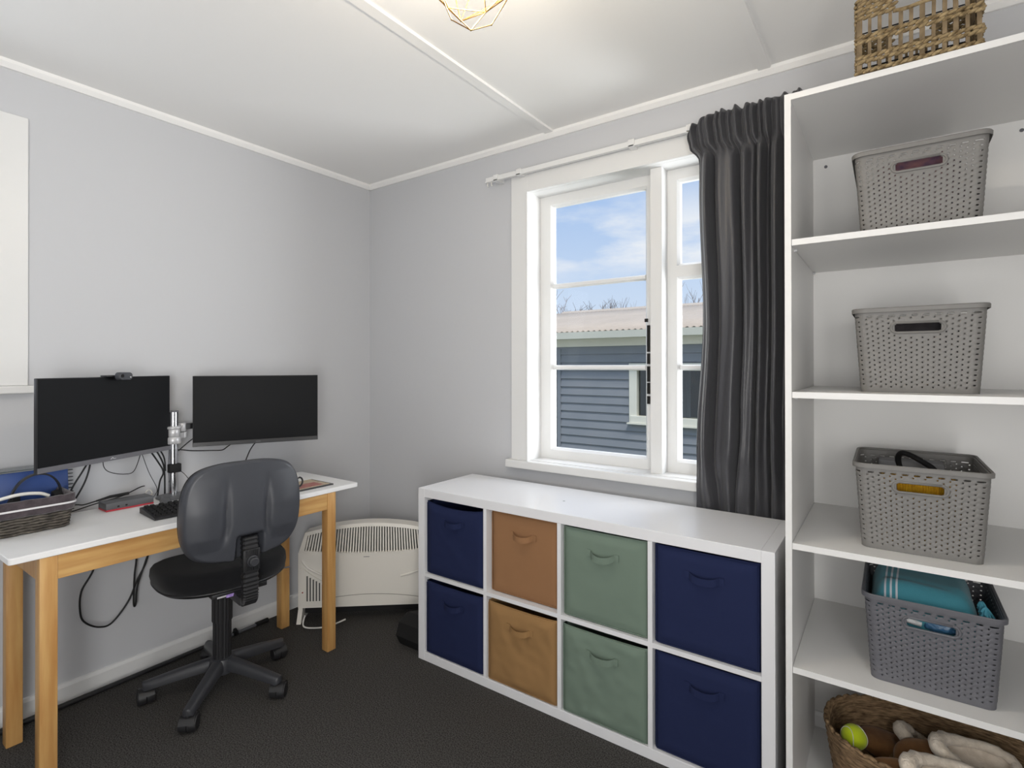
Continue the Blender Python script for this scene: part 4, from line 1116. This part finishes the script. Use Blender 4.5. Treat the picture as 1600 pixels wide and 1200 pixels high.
for a_, c_ in (((-.606, 5.54, .445), (-.48, 5.66, 1.36)), ((-.606, 5.53, 1.25), (.96, 5.66, 1.36)), ((-.58, 5.52, .445), (.96, 5.66, .555)), ((.86, 5.54, .445), (.96, 5.66, 1.36)), ((-.20, 5.545, .55), (-.12, 5.655, 1.26))): hw_.box(a_, c_, .006)
hwo = hw_.part('window', M_hwhite, hs, world=True)
MB().box((-.63, 5.50, .425), (.99, 5.60, .447)).part('window_sill', M_hwhite, hs, world=True)
MB().box((-.49, 5.62, .55), (.87, 5.625, 1.26)).part('pane', glass_mat('house_glass', (.62, .64, .62), .07), hwo)
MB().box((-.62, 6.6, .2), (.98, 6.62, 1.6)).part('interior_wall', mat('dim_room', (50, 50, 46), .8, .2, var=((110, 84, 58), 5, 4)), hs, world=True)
MB().grid(lambda u, v: (.07+.22*u, 5.70+.015*math.sin(u*22), .5+.8*v), 40, 2).part('net_curtain', mat('house_curtain', (128, 138, 152), .8), hs, world=True)
MB().lathe([(.03, 0), (.06, .02), (.085, .09), (.07, .15), (.035, .20), (.05, .235), (.03, .24)], 24, (.47, 5.72, .555)).top('white_jug', M_hwhite, 'white jug on the sill inside the neighbour\'s window', 'jug', smooth=60)
MB().box((-.3, 5.69, .4), (.95, 5.80, .555)).part('inner_sill', M_hwhite, hs, world=True)

def tree(label, base, height, spread, seed, thick):
    rnd = random.Random(seed); b = MB()
    def grow(p, d, L, r, lev):
        q = p+d*L; mid = p.lerp(q, .5)+Vector((rnd.uniform(-1, 1), rnd.uniform(-1, 1), 0))*L*.05
        b.tube([p, mid, q], [r, r*.85, r*.6], 5, caps=False)
        if lev == 0: return
        for _ in range(rnd.choice((3, 4, 4))):
            nd = (d+Vector((rnd.uniform(-1, 1)*spread, rnd.uniform(-1, 1)*spread, rnd.uniform(-.1, .5)))).normalized()
            grow(p.lerp(q, rnd.uniform(.45, 1)), nd, L*rnd.uniform(.5, .75), r*.55, lev-1)
    grow(Vector((0, 0, 0)), Vector((0, 0, 1)), height*.42, thick, 4)
    o = b.top('bare_tree', M_twig, label, 'tree', 'bare winter trees beyond the roof', smooth=60); o.location = base
tree('wide twiggy bare tree beyond the roof at the window\'s casement edge', (-8.6, 18.5, GZ), 6.7, 1.0, 4, .09)
tree('thin bare tree rising above the middle of the beige roof', (-5.98, 17.5, GZ), 5.9, .5, 11, .05)
tree('small bare tree above the roof beside the curtain', (-3.2, 17.5, GZ), 5.4, .6, 21, .05)
